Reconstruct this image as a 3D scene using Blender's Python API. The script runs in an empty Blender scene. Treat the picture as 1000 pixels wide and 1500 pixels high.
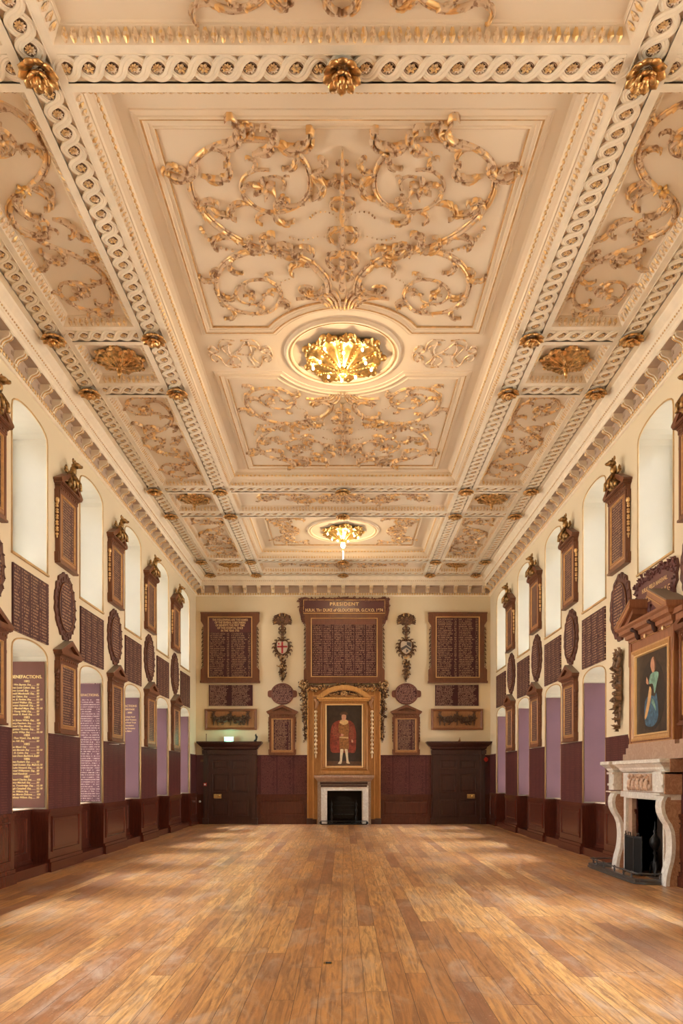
import bpy, math, random
from mathutils import Vector, Matrix
from mathutils.geometry import tessellate_polygon
PI = math.pi
rnd = random.Random(7)
SC = bpy.context.scene
COL = SC.collection

# ------------------------------------------------------------------ camera, world, exposure
EYE = 1.735
W2 = 5.335          # half width of the hall
YB = 26.74          # end wall
YN = -1.3           # wall behind the camera
F = 1080.0
cam = bpy.data.cameras.new('camera')
cam.sensor_fit = 'VERTICAL'
cam.sensor_height = 36.0
cam.lens = F / 1500.0 * 36.0
cam.shift_x = -3.0 / 1500.0
cam.shift_y = 387.0 / 1500.0
cam.clip_start = 0.05
cam.clip_end = 200
camo = bpy.data.objects.new('camera', cam)
COL.objects.link(camo)
camo.location = (0.015, 0.0, EYE)
camo.rotation_euler = (PI / 2, 0, 0)
SC.camera = camo

SC.view_settings.view_transform = 'Standard'
SC.view_settings.look = 'None'
SC.view_settings.gamma = 1
SC.view_settings.use_curve_mapping = False
SC.view_settings.exposure = 1.72
SC.cycles.use_denoising = True
SC.cycles.max_bounces = 10
SC.cycles.diffuse_bounces = 6
SC.cycles.glossy_bounces = 4
SC.cycles.transparent_max_bounces = 8
SC.cycles.sample_clamp_indirect = 8.0
SC.cycles.caustics_reflective = False
SC.cycles.caustics_refractive = False

WORLD_STRENGTH = 72.0
world = bpy.data.worlds.new('sky')
SC.world = world
world.use_nodes = True
wn = world.node_tree.nodes
wl = world.node_tree.links
wn.clear()
w_out = wn.new('ShaderNodeOutputWorld')
w_bg = wn.new('ShaderNodeBackground')
w_tc = wn.new('ShaderNodeTexCoord')
w_sep = wn.new('ShaderNodeSeparateXYZ')
w_rmp = wn.new('ShaderNodeValToRGB')
w_el = w_rmp.color_ramp.elements
w_el[0].position, w_el[0].color = 0.0, (0.066, 0.062, 0.055, 1)      # sunlit paving of the courtyard
w_el[1].position, w_el[1].color = 1.0, (0.70, 0.78, 0.9, 1)         # open sky overhead
for p_, c_ in ((0.44, (0.057, 0.053, 0.046, 1)), (0.52, (0.045, 0.041, 0.037, 1)), (0.66, (0.05, 0.048, 0.045, 1)), (0.77, (0.08, 0.085, 0.09, 1)), (0.83, (0.80, 0.93, 1.12, 1)), (0.90, (0.98, 1.15, 1.4, 1))):
    e_ = w_el.new(p_)
    e_.color = c_
w_map = wn.new('ShaderNodeMapRange')
w_map.inputs['From Min'].default_value = -1
w_map.inputs['From Max'].default_value = 1
wl.new(w_tc.outputs['Generated'], w_sep.inputs[0])
wl.new(w_sep.outputs['Z'], w_map.inputs['Value'])
wl.new(w_map.outputs['Result'], w_rmp.inputs[0])
wl.new(w_rmp.outputs[0], w_bg.inputs[0])
wl.new(w_bg.outputs[0], w_out.inputs[0])
w_bg.inputs[1].default_value = WORLD_STRENGTH

WIN_C = [12.6 + 3.065 * k for k in range(-4, 5)]      # window centres along the hall (last five are in view)
WIN_W = 1.44
REVEAL = 0.80
PIER_C = [14.13 + 3.065 * k for k in range(-5, 4)]


def portal(name, loc, rz, w, h):
    l = bpy.data.lights.new(name, 'AREA')
    l.shape = 'RECTANGLE'
    l.size = w
    l.size_y = h
    l.cycles.is_portal = True
    o = bpy.data.objects.new(name, l)
    COL.objects.link(o)
    o.location = loc
    o.rotation_euler = (PI / 2, 0, rz)
    return o


for c in WIN_C:
    for sgn in (-1, 1):
        for zc, hh in ((2.6, 2.9), (6.68, 2.6)):
            if sgn > 0 and abs(c - 12.6) < .1 and zc < 4:
                continue
            portal('window_daylight', (sgn * (W2 + REVEAL + 0.06), c, zc), -sgn * PI / 2 + PI, WIN_W, hh)

# ------------------------------------------------------------------ node helpers / materials


class NT:
    def __init__(s, name):
        s.m = bpy.data.materials.new(name)
        s.m.use_nodes = True
        s.n = s.m.node_tree.nodes
        s.l = s.m.node_tree.links
        s.n.clear()
        s.out = s.n.new('ShaderNodeOutputMaterial')
        s.b = s.n.new('ShaderNodeBsdfPrincipled')
        s.l.new(s.b.outputs[0], s.out.inputs[0])

    def node(s, t, **kw):
        n = s.n.new(t)
        for k, v in kw.items():
            setattr(n, k, v)
        return n

    def put(s, sock, v):
        if isinstance(v, bpy.types.NodeSocket):
            s.l.new(v, sock)
        elif isinstance(v, (tuple, list)) and len(v) == 3 and sock.type == 'RGBA':
            sock.default_value = (*v, 1)
        else:
            sock.default_value = v

    def M(s, op, a, b=0.0, c=None):
        n = s.n.new('ShaderNodeMath')
        n.operation = op
        s.put(n.inputs[0], a)
        s.put(n.inputs[1], b)
        if c is not None:
            s.put(n.inputs[2], c)
        return n.outputs[0]

    def mix(s, f, a, b):
        n = s.n.new('ShaderNodeMix')
        n.data_type = 'RGBA'
        s.put(n.inputs[0], f)
        s.put(n.inputs[6], a)
        s.put(n.inputs[7], b)
        return n.outputs[2]

    def coords(s, scale=(1, 1, 1), kind='Object'):
        tc = s.n.new('ShaderNodeTexCoord')
        mp = s.n.new('ShaderNodeMapping')
        s.l.new(tc.outputs[kind], mp.inputs[0])
        mp.inputs['Scale'].default_value = scale
        return mp.outputs[0]

    def noise(s, vec, scale, detail=3, rough=.5, dist=0):
        n = s.n.new('ShaderNodeTexNoise')
        s.l.new(vec, n.inputs['Vector'])
        n.inputs['Scale'].default_value = scale
        n.inputs['Detail'].default_value = detail
        n.inputs['Roughness'].default_value = rough
        n.inputs['Distortion'].default_value = dist
        return n.outputs[0]

    def ramp(s, fac, stops):
        n = s.n.new('ShaderNodeValToRGB')
        s.l.new(fac, n.inputs[0])
        e = n.color_ramp.elements
        e[0].position, e[0].color = stops[0][0], (*stops[0][1], 1)
        e[1].position, e[1].color = stops[-1][0], (*stops[-1][1], 1)
        for p, c in stops[1:-1]:
            q = e.new(p)
            q.color = (*c, 1)
        return n.outputs[0]

    def bump(s, h, strength=.2, dist=.01):
        n = s.n.new('ShaderNodeBump')
        n.inputs['Strength'].default_value = strength
        n.inputs['Distance'].default_value = dist
        s.l.new(h, n.inputs['Height'])
        s.l.new(n.outputs[0], s.b.inputs['Normal'])

    def set(s, **kw):
        for k, v in kw.items():
            s.put(s.b.inputs[k.replace('_', ' ')], v)


def sm(name, col, rough=.6, metal=0.0, var=.08, scale=3.0, spec=.5):
    t = NT(name)
    v = t.coords()
    nz = t.noise(v, scale, 4)
    lo = tuple(max(0, c * (1 - var)) for c in col)
    hi = tuple(min(1, c * (1 + var)) for c in col)
    t.set(Base_Color=t.ramp(nz, [(.3, lo), (.7, hi)]), Roughness=rough, Metallic=metal)
    t.b.inputs['Specular IOR Level'].default_value = spec
    return t.m


def wood(name, c1, c2, rough=.4, along='z', scale=1.0):
    t = NT(name)
    sc = {'z': (9, 9, .9), 'x': (.9, 9, 9), 'y': (9, .9, 9)}[along]
    v = t.coords(tuple(q * scale for q in sc))
    nz = t.noise(v, 2.2, 6, .6, 1.2)
    fine = t.noise(v, 14, 3, .6, .3)
    f = t.M('ADD', t.M('MULTIPLY', nz, .75), t.M('MULTIPLY', fine, .25))
    t.set(Base_Color=t.ramp(f, [(.3, c1), (.5, tuple((a + b) / 2 for a, b in zip(c1, c2))), (.7, c2)]), Roughness=rough)
    t.bump(fine, .08, .004)
    return t.m


def marble(name, base, vein, rough=.25, scale=3.0, amt=.5):
    t = NT(name)
    v = t.coords()
    nz = t.noise(v, scale, 8, .65, 1.6)
    band = t.M('ABSOLUTE', t.M('SUBTRACT', nz, .5))
    f = t.M('SUBTRACT', 1.0, t.M('MULTIPLY', band, 9.0))
    f = t.M('MAXIMUM', f, 0.0)
    n2 = t.noise(v, scale * .6, 4)
    col = t.mix(t.M('MULTIPLY', f, amt), t.ramp(n2, [(.3, tuple(c * .85 for c in base)), (.7, base)]), vein)
    t.set(Base_Color=col, Roughness=rough)
    return t.m


def gold(name, col, rough, dark=.5, scale=14.0):
    t = NT(name)
    v = t.coords()
    nz = t.noise(v, scale, 3)
    t.set(Base_Color=t.ramp(nz, [(.3, tuple(c * dark for c in col)), (.62, col)]), Roughness=rough, Metallic=.9)
    return t.m


def parcel_gilt(name, cream, gilt, umber, lo=.44, hi=.56, scale=9.0):
    t = NT(name)
    v = t.coords()
    n1 = t.noise(v, scale, 2, .5)
    n2 = t.noise(v, scale * 1.9, 2, .5)
    g = t.M('MINIMUM', t.M('MAXIMUM', t.M('MULTIPLY', t.M('SUBTRACT', n1, hi - .03), 14.0), 0.0), 1.0)
    u = t.M('MINIMUM', t.M('MAXIMUM', t.M('MULTIPLY', t.M('SUBTRACT', lo + .02, n2), 12.0), 0.0), .8)
    col = t.mix(g, t.mix(u, cream, umber), gilt)
    t.set(Base_Color=col, Roughness=t.M('SUBTRACT', .75, t.M('MULTIPLY', g, .35)), Metallic=t.M('MULTIPLY', g, .75))
    return t.m


def writing(name, base, ink, rh=.05, lw=.014, cw=.5, x0=0.0, fill=.72, nums=True, rough=.35, head=None, zoff=0.0,
            thick=.55, dens=.28, amt=1.0):
    """rows of small painted lettering, too small in the photo to read, in columns of width cw"""
    t = NT(name)
    tc = t.n.new('ShaderNodeTexCoord')
    sp = t.n.new('ShaderNodeSeparateXYZ')
    t.l.new(tc.outputs['Object'], sp.inputs[0])
    X, Z = sp.outputs['X'], t.M('ADD', sp.outputs['Z'], zoff)
    zr = t.M('DIVIDE', Z, rh)
    row = t.M('FLOOR', zr)
    fz = t.M('FRACT', zr)
    inz = t.M('MULTIPLY', t.M('GREATER_THAN', fz, .2), t.M('LESS_THAN', fz, .2 + thick))
    xc = t.M('DIVIDE', t.M('SUBTRACT', X, x0), cw)
    ci = t.M('FLOOR', xc)
    fx = t.M('FRACT', xc)

    def wn2(a, b, c):
        n = t.n.new('ShaderNodeTexWhiteNoise')
        n.noise_dimensions = '3D'
        cb = t.n.new('ShaderNodeCombineXYZ')
        t.put(cb.inputs[0], a)
        t.put(cb.inputs[1], b)
        t.put(cb.inputs[2], c)
        t.l.new(cb.outputs[0], n.inputs[0])
        return n.outputs[0]
    rr = wn2(row, ci, 3.0)
    end = t.M('ADD', fill - .22, t.M('MULTIPLY', rr, .2))
    body = t.M('MULTIPLY', t.M('GREATER_THAN', fx, .05), t.M('LESS_THAN', fx, end))
    if nums:
        nn = t.M('MULTIPLY', t.M('GREATER_THAN', fx, .84), t.M('LESS_THAN', fx, .95))
        body = t.M('MAXIMUM', body, nn)
    xl = t.M('ADD', t.M('DIVIDE', X, lw), t.M('MULTIPLY', wn2(row, 5.0, 2.0), 40.0))
    li = t.M('FLOOR', xl)
    fl = t.M('FRACT', xl)
    let = t.M('MULTIPLY', t.M('LESS_THAN', fl, .74), t.M('GREATER_THAN', wn2(li, row, 1.0), .14))
    st = t.M('GREATER_THAN', wn2(t.M('FLOOR', t.M('MULTIPLY', xl, 3.0)), row, t.M('FLOOR', t.M('MULTIPLY', fz, 5.0))), dens)
    mk = t.M('MULTIPLY', t.M('MULTIPLY', inz, body), t.M('MULTIPLY', let, st))
    mk = t.M('MULTIPLY', mk, amt)
    nz = t.noise(t.coords(), 2.5, 3)
    bc = t.ramp(nz, [(.3, tuple(c * .8 for c in base)), (.7, tuple(c * 1.15 for c in base))])
    t.set(Base_Color=t.mix(mk, bc, ink), Roughness=rough)
    t.b.inputs['Specular IOR Level'].default_value = .3
    return t.m


CREAM = (.68, .53, .33)
M = {}
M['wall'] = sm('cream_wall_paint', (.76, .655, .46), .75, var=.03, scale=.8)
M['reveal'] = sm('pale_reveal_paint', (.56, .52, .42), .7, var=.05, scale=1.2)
M['ceiling'] = sm('ceiling_plaster', (.78, .655, .49), .8, var=.03, scale=1.0)
M['band'] = sm('band_plaster', (.84, .74, .58), .75, var=.05, scale=6)
M['bandback'] = sm('glazed_plaster_ground', (.70, .56, .41), .8, var=.1, scale=8)
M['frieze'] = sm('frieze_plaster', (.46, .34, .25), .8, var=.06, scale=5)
M['giltline'] = sm('gilt_line', (.60, .36, .15), .45, .4, var=.2, scale=12)
M['relief'] = parcel_gilt('parcel_gilt_relief', (.66, .48, .31), (.86, .56, .25), (.27, .125, .055), .44, .54, 8)
M['reliefpale'] = parcel_gilt('pale_relief', (.78, .64, .48), (.72, .47, .22), (.42, .22, .12), .44, .55, 9)
M['leafstrip'] = parcel_gilt('leaf_moulding', (.74, .56, .36), (.72, .47, .2), (.48, .29, .15), .44, .55, 16)
M['gold'] = gold('bright_gilding', (.95, .62, .22), .28, .55)
M['bead'] = gold('gilt_bead', (.90, .62, .30), .35, .7)
M['oldgold'] = gold('aged_gilding', (.88, .53, .21), .30, .28)
M['bronze'] = gold('bronze_gilding', (.52, .32, .13), .35, .2, 20)
M['umber'] = sm('umber_glaze', (.24, .13, .07), .7, var=.2, scale=20)
M['oak'] = wood('carved_oak', (.11, .038, .017), (.22, .082, .036), .38)
M['oakx'] = wood('carved_oak_rail', (.15, .055, .022), (.30, .12, .05), .4, 'x')
M['golden_oak'] = wood('golden_oak', (.30, .13, .035), (.52, .25, .075), .35)
M['pale_oak'] = wood('light_oak_frame', (.30, .14, .055), (.46, .23, .10), .35)
M['mahogany'] = wood('dark_mahogany', (.032, .012, .009), (.07, .024, .017), .35)
M['wainscot'] = wood('wainscot_oak', (.055, .013, .0075), (.125, .030, .017), .24)
M['carved_dark'] = sm('dark_carving', (.11, .055, .03), .45, var=.35, scale=18)
M['lead'] = sm('grey_pediment_top', (.24, .19, .15), .7)
M['burgundy'] = sm('burgundy_paint', (.115, .040, .045), .26, var=.08, scale=2)
BUR = (.065, .019, .023)
INK = (.46, .29, .175)
M['w_board'] = writing('board_writing', BUR, INK, .055, .02, .36, .02, nums=True, rough=.45)
M['w_tall'] = writing('tablet_writing', BUR, INK, .05, .018, .62, -.31, fill=.86, nums=True, rough=.45)
M['w_oval'] = writing('cartouche_writing', BUR, (.52, .33, .2), .06, .02, .55, -.275, fill=.95, nums=False, rough=.5)
M['w_pier'] = writing('pier_writing', (.080, .021, .023), (.20, .075, .06), .042, .016, .4, .0, nums=True, rough=.4, amt=.8)
M['w_bens'] = writing('reveal_writing', (.17, .085, .10), (.62, .44, .40), .052, .016, .66, -.33, fill=.92, nums=True, rough=.26, thick=.45, dens=.4)  # board base lightened, with the window sheen put into the colour
M['marble'] = marble('white_veined_marble', (.94, .93, .86), (.45, .40, .34), .25, 5, .35)
M['brown_marble'] = marble('brown_marble', (.56, .34, .20), (.30, .13, .08), .25, 6, .6)
M['pink_marble'] = marble('pinkish_marble', (.56, .40, .29), (.36, .2, .14), .3, 3, .5)
M['grey_marble'] = marble('grey_brown_marble', (.52, .42, .33), (.25, .17, .12), .3, 7, .7)
M['terracotta'] = sm('relief_stone', (.62, .44, .32), .6, var=.15, scale=20)
M['iron'] = sm('polished_iron', (.03, .029, .029), .42, .6, var=.3, scale=20)
M['black'] = sm('sooty_brick', (.035, .028, .024), .9)
M['soot'] = sm('fire_cheek', (.11, .07, .05), .8)
M['brass'] = sm('brass', (.85, .62, .25), .25, .9)
M['white'] = sm('white_enamel', (.8, .8, .78), .4)
M['red'] = sm('red_plastic', (.55, .03, .02), .4)
M['reveal_board'] = sm('window_lit_plum_paint', (.16, .082, .10), .3, var=.06, scale=2)  # wine-red lightened to carry the window sheen in its colour
M['reveal_warm_lit'] = sm('warm_lit_russet_paint', (.15, .06, .042), .3, var=.08, scale=2)  # warm light on the nearest board is painted in as this russet tone
M['ink'] = sm('gold_lettering', (.80, .55, .28), .5, .2)
M['inkbright'] = sm('bright_gold_lettering', (1.0, .72, .30), .35, .3)
M['sash'] = sm('painted_sash', (.75, .72, .65), .5)
M['leadgrey'] = sm('pewter_relief', (.09, .08, .075), .45)

M['giltwood'] = wood('gilded_oak_moulding', (.45, .22, .06), (.72, .40, .13), .35)
M['palegilt'] = gold('pale_gilt_husks', (.85, .66, .40), .4, .7)
M['brightrim'] = sm('bright_gilt_rim', (.88, .62, .30), .35, .4)
M['brightoak'] = wood('bright_oak_moulding', (.42, .22, .08), (.62, .36, .15), .35)
M['oak_rose'] = wood('rosy_oak', (.24, .10, .055), (.40, .18, .09), .38)
M['redwood'] = wood('reddish_carved_wood', (.13, .045, .03), (.22, .08, .05), .45)
M['cartwood'] = wood('brown_carved_rim', (.075, .026, .017), (.135, .046, .03), .5)
M['darkred_wood'] = sm('dark_red_carved_wood', (.13, .045, .04), .45)
M['palecarving'] = sm('weathered_carving', (.20, .115, .06), .5, var=.5, scale=14)
M['steel'] = sm('burnished_steel', (.13, .13, .135), .34, .8, var=.1, scale=9)
M['mesh'] = sm('black_wire_mesh', (.016, .015, .015), .75, spec=.15)
M['pale_edge'] = sm('gilt_arris', (.55, .36, .16), .55, var=.2)
M['sill'] = sm('pale_sill', (.62, .45, .30), .5)
M['paintdark'] = sm('dark_canvas', (.035, .02, .014), .35, var=.3, scale=6)
M['paintdark2'] = sm('umber_paint', (.05, .03, .018), .4, var=.35, scale=8)
M['paintdark3'] = sm('black_brown_paint', (.028, .018, .014), .4, var=.35, scale=8)
M['paintbrown'] = sm('brown_paint', (.10, .045, .022), .4, var=.3, scale=8)
M['paintred'] = sm('red_paint', (.22, .035, .02), .4, var=.45, scale=14)
M['paintochre'] = sm('ochre_paint', (.26, .11, .03), .4, var=.45, scale=18)
M['paintorange'] = sm('orange_paint', (.38, .14, .06), .4, var=.5, scale=24)
M['paintsleeve'] = sm('brown_red_sleeve_paint', (.24, .06, .03), .4, var=.7, scale=26)
M['paintpale'] = sm('cream_paint', (.70, .55, .33), .4, var=.15, scale=10)
M['paintskin'] = sm('flesh_paint', (.55, .28, .17), .4, var=.15, scale=12)
M['paintskin2'] = sm('warm_sleeve_paint', (.60, .36, .15), .4, var=.2, scale=12)
M['paintgold'] = sm('gold_paint', (.62, .42, .18), .4, var=.2, scale=12)
M['paintgreen'] = sm('green_paint', (.18, .34, .26), .4, var=.4, scale=12)
M['paintblue'] = sm('blue_paint', (.05, .12, .19), .4, var=.6, scale=12)


def glass_mat():
    t = NT('window_glass')
    tr = t.node('ShaderNodeBsdfTransparent')
    gl = t.node('ShaderNodeBsdfGlossy')
    gl.inputs['Roughness'].default_value = .02
    fr = t.node('ShaderNodeFresnel')
    fr.inputs[0].default_value = 1.45
    mx = t.node('ShaderNodeMixShader')
    t.l.new(fr.outputs[0], mx.inputs[0])
    t.l.new(tr.outputs[0], mx.inputs[1])
    t.l.new(gl.outputs[0], mx.inputs[2])
    t.l.new(mx.outputs[0], t.out.inputs[0])
    return t.m


M['glass'] = glass_mat()


def emit(name, col, st):
    t = NT(name)
    t.set(Base_Color=col)
    t.b.inputs['Emission Color'].default_value = (*col, 1)
    t.b.inputs['Emission Strength'].default_value = st
    return t.m


M['bulb'] = emit('lamp_glow', (1.0, .80, .48), 14)
M['exit'] = emit('green_exit_light', (.10, .85, .45), 2.2)


def floor_mat():
    t = NT('oak_plank_floor')
    tc = t.n.new('ShaderNodeTexCoord')
    sp = t.n.new('ShaderNodeSeparateXYZ')
    t.l.new(tc.outputs['Object'], sp.inputs[0])
    X, Y = sp.outputs['X'], sp.outputs['Y']
    pw = .185
    xi = t.M('DIVIDE', X, pw)
    row = t.M('FLOOR', xi)
    fx = t.M('FRACT', xi)

    def wn(a, b):
        n = t.n.new('ShaderNodeTexWhiteNoise')
        n.noise_dimensions = '3D'
        cb = t.n.new('ShaderNodeCombineXYZ')
        t.put(cb.inputs[0], a)
        t.put(cb.inputs[1], b)
        t.l.new(cb.outputs[0], n.inputs[0])
        return n.outputs[0]
    off = t.M('MULTIPLY', wn(row, 0.0), 3.1)
    yi = t.M('DIVIDE', t.M('ADD', Y, off), 2.6)
    seg = t.M('FLOOR', yi)
    fy = t.M('FRACT', yi)
    r = wn(row, t.M('ADD', seg, 7.0))
    r2 = wn(row, t.M('ADD', seg, 31.0))
    cb = t.n.new('ShaderNodeCombineXYZ')
    t.put(cb.inputs[0], t.M('MULTIPLY', X, 16.0))
    t.put(cb.inputs[1], t.M('MULTIPLY', Y, 1.1))
    t.put(cb.inputs[2], t.M('MULTIPLY', r, 20.0))
    g = t.noise(cb.outputs[0], 1.5, 6, .65, 1.0)
    base = t.ramp(r, [(0, (.30, .12, .046)), (.14, (.44, .19, .060)), (.6, (.56, .262, .076)), (.9, (.64, .33, .105)), (1, (.72, .41, .15))])
    gs = t.M('MAXIMUM', t.M('MULTIPLY', t.M('SUBTRACT', g, .40), 3.4), 0.0)
    col = t.mix(t.M('MINIMUM', gs, .8), base, (.20, .085, .036))
    big = t.noise(t.coords((1, .6, 1)), .8, 3, .5)
    worn = t.noise(t.coords((1.3, .55, 1)), 2.2, 6, .7, .8)
    wf = t.M('MINIMUM', t.M('MULTIPLY', t.M('MAXIMUM', t.M('SUBTRACT', worn, .50), 0.0), 3.2), .62)
    col = t.mix(wf, col, (.50, .38, .28))
    dk = t.M('MINIMUM', t.M('MULTIPLY', t.M('MAXIMUM', t.M('SUBTRACT', .47, big), 0.0), 3.0), .55)
    col = t.mix(dk, col, (.17, .085, .055))
    scr = t.noise(t.coords((1, 1, 1)), 45, 2)
    sf = t.M('MULTIPLY', t.M('GREATER_THAN', scr, .68), .45)
    col = t.mix(sf, col, (.6, .46, .33))
    gapx = t.M('LESS_THAN', fx, .026)
    gapy = t.M('LESS_THAN', fy, .0022)
    gap = t.M('MAXIMUM', gapx, gapy)
    col = t.mix(t.M('MULTIPLY', gap, .85), col, (.04, .018, .010))
    ro = t.M('ADD', t.M('ADD', .24, t.M('MULTIPLY', worn, .22)), t.M('MULTIPLY', r2, .08))
    t.set(Base_Color=col, Roughness=ro)
    h = t.M('SUBTRACT', t.M('ADD', t.M('MULTIPLY', g, .12), t.M('MULTIPLY', r2, .25)), gap)
    t.bump(h, .25, .003)
    return t.m


M['floor'] = floor_mat()

# ------------------------------------------------------------------ mesh helper


class MB:
    def __init__(s, T=None):
        s.v, s.f, s.m, s.s = [], [], [], []
        s.T = T

    def add(s, vs, fs, mat=0, smooth=False):
        o = len(s.v)
        if s.T:
            s.v += [s.T(*p) for p in vs]
        else:
            s.v += [tuple(p) for p in vs]
        for f in fs:
            s.f.append([o + i for i in f])
            s.m.append(mat)
            s.s.append(smooth)

    def box(s, x0, x1, y0, y1, z0, z1, mat=0):
        s.add([(x0, y0, z0), (x1, y0, z0), (x1, y1, z0), (x0, y1, z0), (x0, y0, z1), (x1, y0, z1), (x1, y1, z1), (x0, y1, z1)],
              [(0, 3, 2, 1), (4, 5, 6, 7), (0, 1, 5, 4), (1, 2, 6, 5), (2, 3, 7, 6), (3, 0, 4, 7)], mat)

    def prism(s, loops, y0, y1, mat=0, side=None):
        """loops of (x, z), the first the outline, others holes; front at y0"""
        side = mat if side is None else side
        tri = tessellate_polygon([[Vector((x, z, 0)) for x, z in lp] for lp in loops])
        pts = [p for lp in loops for p in lp]
        n = len(pts)
        s.add([(x, y0, z) for x, z in pts], [tuple(t) for t in tri], mat)
        s.add([(x, y1, z) for x, z in pts], [tuple(reversed(t)) for t in tri], mat)
        for lp in loops:
            k = len(lp)
            vs = [(x, y0, z) for x, z in lp] + [(x, y1, z) for x, z in lp]
            s.add(vs, [(i, (i + 1) % k, k + (i + 1) % k, k + i) for i in range(k)], side)

    def rings(s, loops, mats=0, closed=True, smooth=False):
        """quads between successive equal-length loops of 3D points"""
        for a in range(len(loops) - 1):
            A, B = loops[a], loops[a + 1]
            k = len(A)
            m = mats[a] if isinstance(mats, (list, tuple)) else mats
            r = range(k if closed else k - 1)
            s.add(list(A) + list(B), [(i, (i + 1) % k, k + (i + 1) % k, k + i) for i in r], m, smooth)

    def rframe(s, x0, x1, z0, z1, prof, mats=0):
        """mitred picture-frame moulding; prof = [(inset, y)] """
        L = []
        for d, y in prof:
            L.append([(x0 + d, y, z0 + d), (x1 - d, y, z0 + d), (x1 - d, y, z1 - d), (x0 + d, y, z1 - d)])
        s.rings(L, mats)

    def tube(s, pts, rad, seg=6, mat=0, smooth=True, flat=1.0):
        P = [Vector(p) for p in pts]
        n = len(P)
        R = rad if isinstance(rad, (list, tuple)) else [rad] * n
        vs = []
        up = None
        for i in range(n):
            t = (P[min(i + 1, n - 1)] - P[max(i - 1, 0)])
            t = t.normalized() if t.length > 1e-9 else Vector((0, 0, 1))
            if up is None:
                up = Vector((0, 1, 0)) if abs(t.y) < .9 else Vector((1, 0, 0))
            a = t.cross(up)
            a = a.normalized() if a.length > 1e-6 else t.orthogonal().normalized()
            b = a.cross(t).normalized()
            up = b
            for j in range(seg):
                w = 2 * PI * j / seg
                vs.append(tuple(P[i] + a * (R[i] * math.cos(w)) + b * (R[i] * flat * math.sin(w))))
        fs = [(i * seg + j, i * seg + (j + 1) % seg, (i + 1) * seg + (j + 1) % seg, (i + 1) * seg + j)
              for i in range(n - 1) for j in range(seg)]
        fs.append(tuple(reversed(range(seg))))
        fs.append(tuple((n - 1) * seg + j for j in range(seg)))
        s.add(vs, fs, mat, smooth)

    def ell(s, c, r, seg=8, rg=5, mat=0, R=None):
        if not isinstance(r, (tuple, list)):
            r = (r, r, r)
        vs = [(0, 0, -1)]
        for i in range(1, rg):
            a = -PI / 2 + PI * i / rg
            for j in range(seg):
                b = 2 * PI * j / seg
                vs.append((math.cos(a) * math.cos(b), math.cos(a) * math.sin(b), math.sin(a)))
        vs.append((0, 0, 1))
        out = []
        for v in vs:
            q = Vector((v[0] * r[0], v[1] * r[1], v[2] * r[2]))
            if R is not None:
                q = R @ q
            out.append((c[0] + q.x, c[1] + q.y, c[2] + q.z))
        fs = [(0, 1 + (j + 1) % seg, 1 + j) for j in range(seg)]
        for i in range(rg - 2):
            for j in range(seg):
                a = 1 + i * seg
                fs.append((a + j, a + (j + 1) % seg, a + seg + (j + 1) % seg, a + seg + j))
        last = 1 + (rg - 1) * seg
        a = 1 + (rg - 2) * seg
        fs += [(a + j, a + (j + 1) % seg, last) for j in range(seg)]
        s.add(out, fs, mat, True)

    def lathe(s, prof, c, axis='z', seg=14, mat=0, smooth=True):
        vs = []
        for r, h in prof:
            for j in range(seg):
                a = 2 * PI * j / seg
                u, v = r * math.cos(a), r * math.sin(a)
                if axis == 'z':
                    vs.append((c[0] + u, c[1] + v, c[2] + h))
                elif axis == 'y':
                    vs.append((c[0] + u, c[1] + h, c[2] + v))
                else:
                    vs.append((c[0] + h, c[1] + u, c[2] + v))
        n = len(prof)
        fs = [(i * seg + j, i * seg + (j + 1) % seg, (i + 1) * seg + (j + 1) % seg, (i + 1) * seg + j)
              for i in range(n - 1) for j in range(seg)]
        fs.append(tuple(range(seg)))
        fs.append(tuple((n - 1) * seg + j for j in range(seg)))
        s.add(vs, fs, mat, smooth)

    def stroke(s, pts, ws, hs, base=0.0, mat=0):
        """low relief stroke in the x-z plane, raised towards -y"""
        n = len(pts)
        vs = []
        for i in range(n):
            ax, az = pts[max(i - 1, 0)]
            bx, bz = pts[min(i + 1, n - 1)]
            dx, dz = bx - ax, bz - az
            L = math.hypot(dx, dz) or 1
            nx, nz = -dz / L, dx / L
            w = ws[i] if isinstance(ws, (list, tuple)) else ws
            h = hs[i] if isinstance(hs, (list, tuple)) else hs
            x, z = pts[i]
            for q, e in ((-1, 0), (-.62, .8), (0, 1), (.62, .8), (1, 0)):
                vs.append((x + nx * w * q, base - h * e, z + nz * w * q))
        fs = [(i * 5 + j, i * 5 + j + 1, (i + 1) * 5 + j + 1, (i + 1) * 5 + j) for i in range(n - 1) for j in range(4)]
        s.add(vs, fs, mat, True)

    def build(s, name, mats, parent=None, loc=(0, 0, 0), rz=0.0, recalc=True):
        me = bpy.data.meshes.new(name)
        me.from_pydata(s.v, [], s.f)
        if not isinstance(mats, (list, tuple)):
            mats = [mats]
        for m in mats:
            me.materials.append(M[m] if isinstance(m, str) else m)
        me.polygons.foreach_set('material_index', s.m)
        me.polygons.foreach_set('use_smooth', s.s)
        me.update()
        o = bpy.data.objects.new(name, me)
        COL.objects.link(o)
        if parent is not None:
            o.parent = parent
        o.location = loc
        o.rotation_euler = (0, 0, rz)
        return o


def tag(o, label=None, cat=None, group=None, kind=None):
    if label:
        o['label'] = label
    if cat:
        o['category'] = cat
    if group:
        o['group'] = group
    if kind:
        o['kind'] = kind
    return o


def thing(name, label, cat, loc, rz=0.0, group=None):
    o = bpy.data.objects.new(name, None)
    COL.objects.link(o)
    o.location = loc
    o.rotation_euler = (0, 0, rz)
    return tag(o, label, cat, group)


def copy_tree(o, parent=None):
    c = o.copy()
    COL.objects.link(c)
    if parent is not None:
        c.parent = parent
    for ch in [q for q in o.children]:
        copy_tree(ch, c)
    return c


def struct(o):
    o['kind'] = 'structure'
    return o


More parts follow.
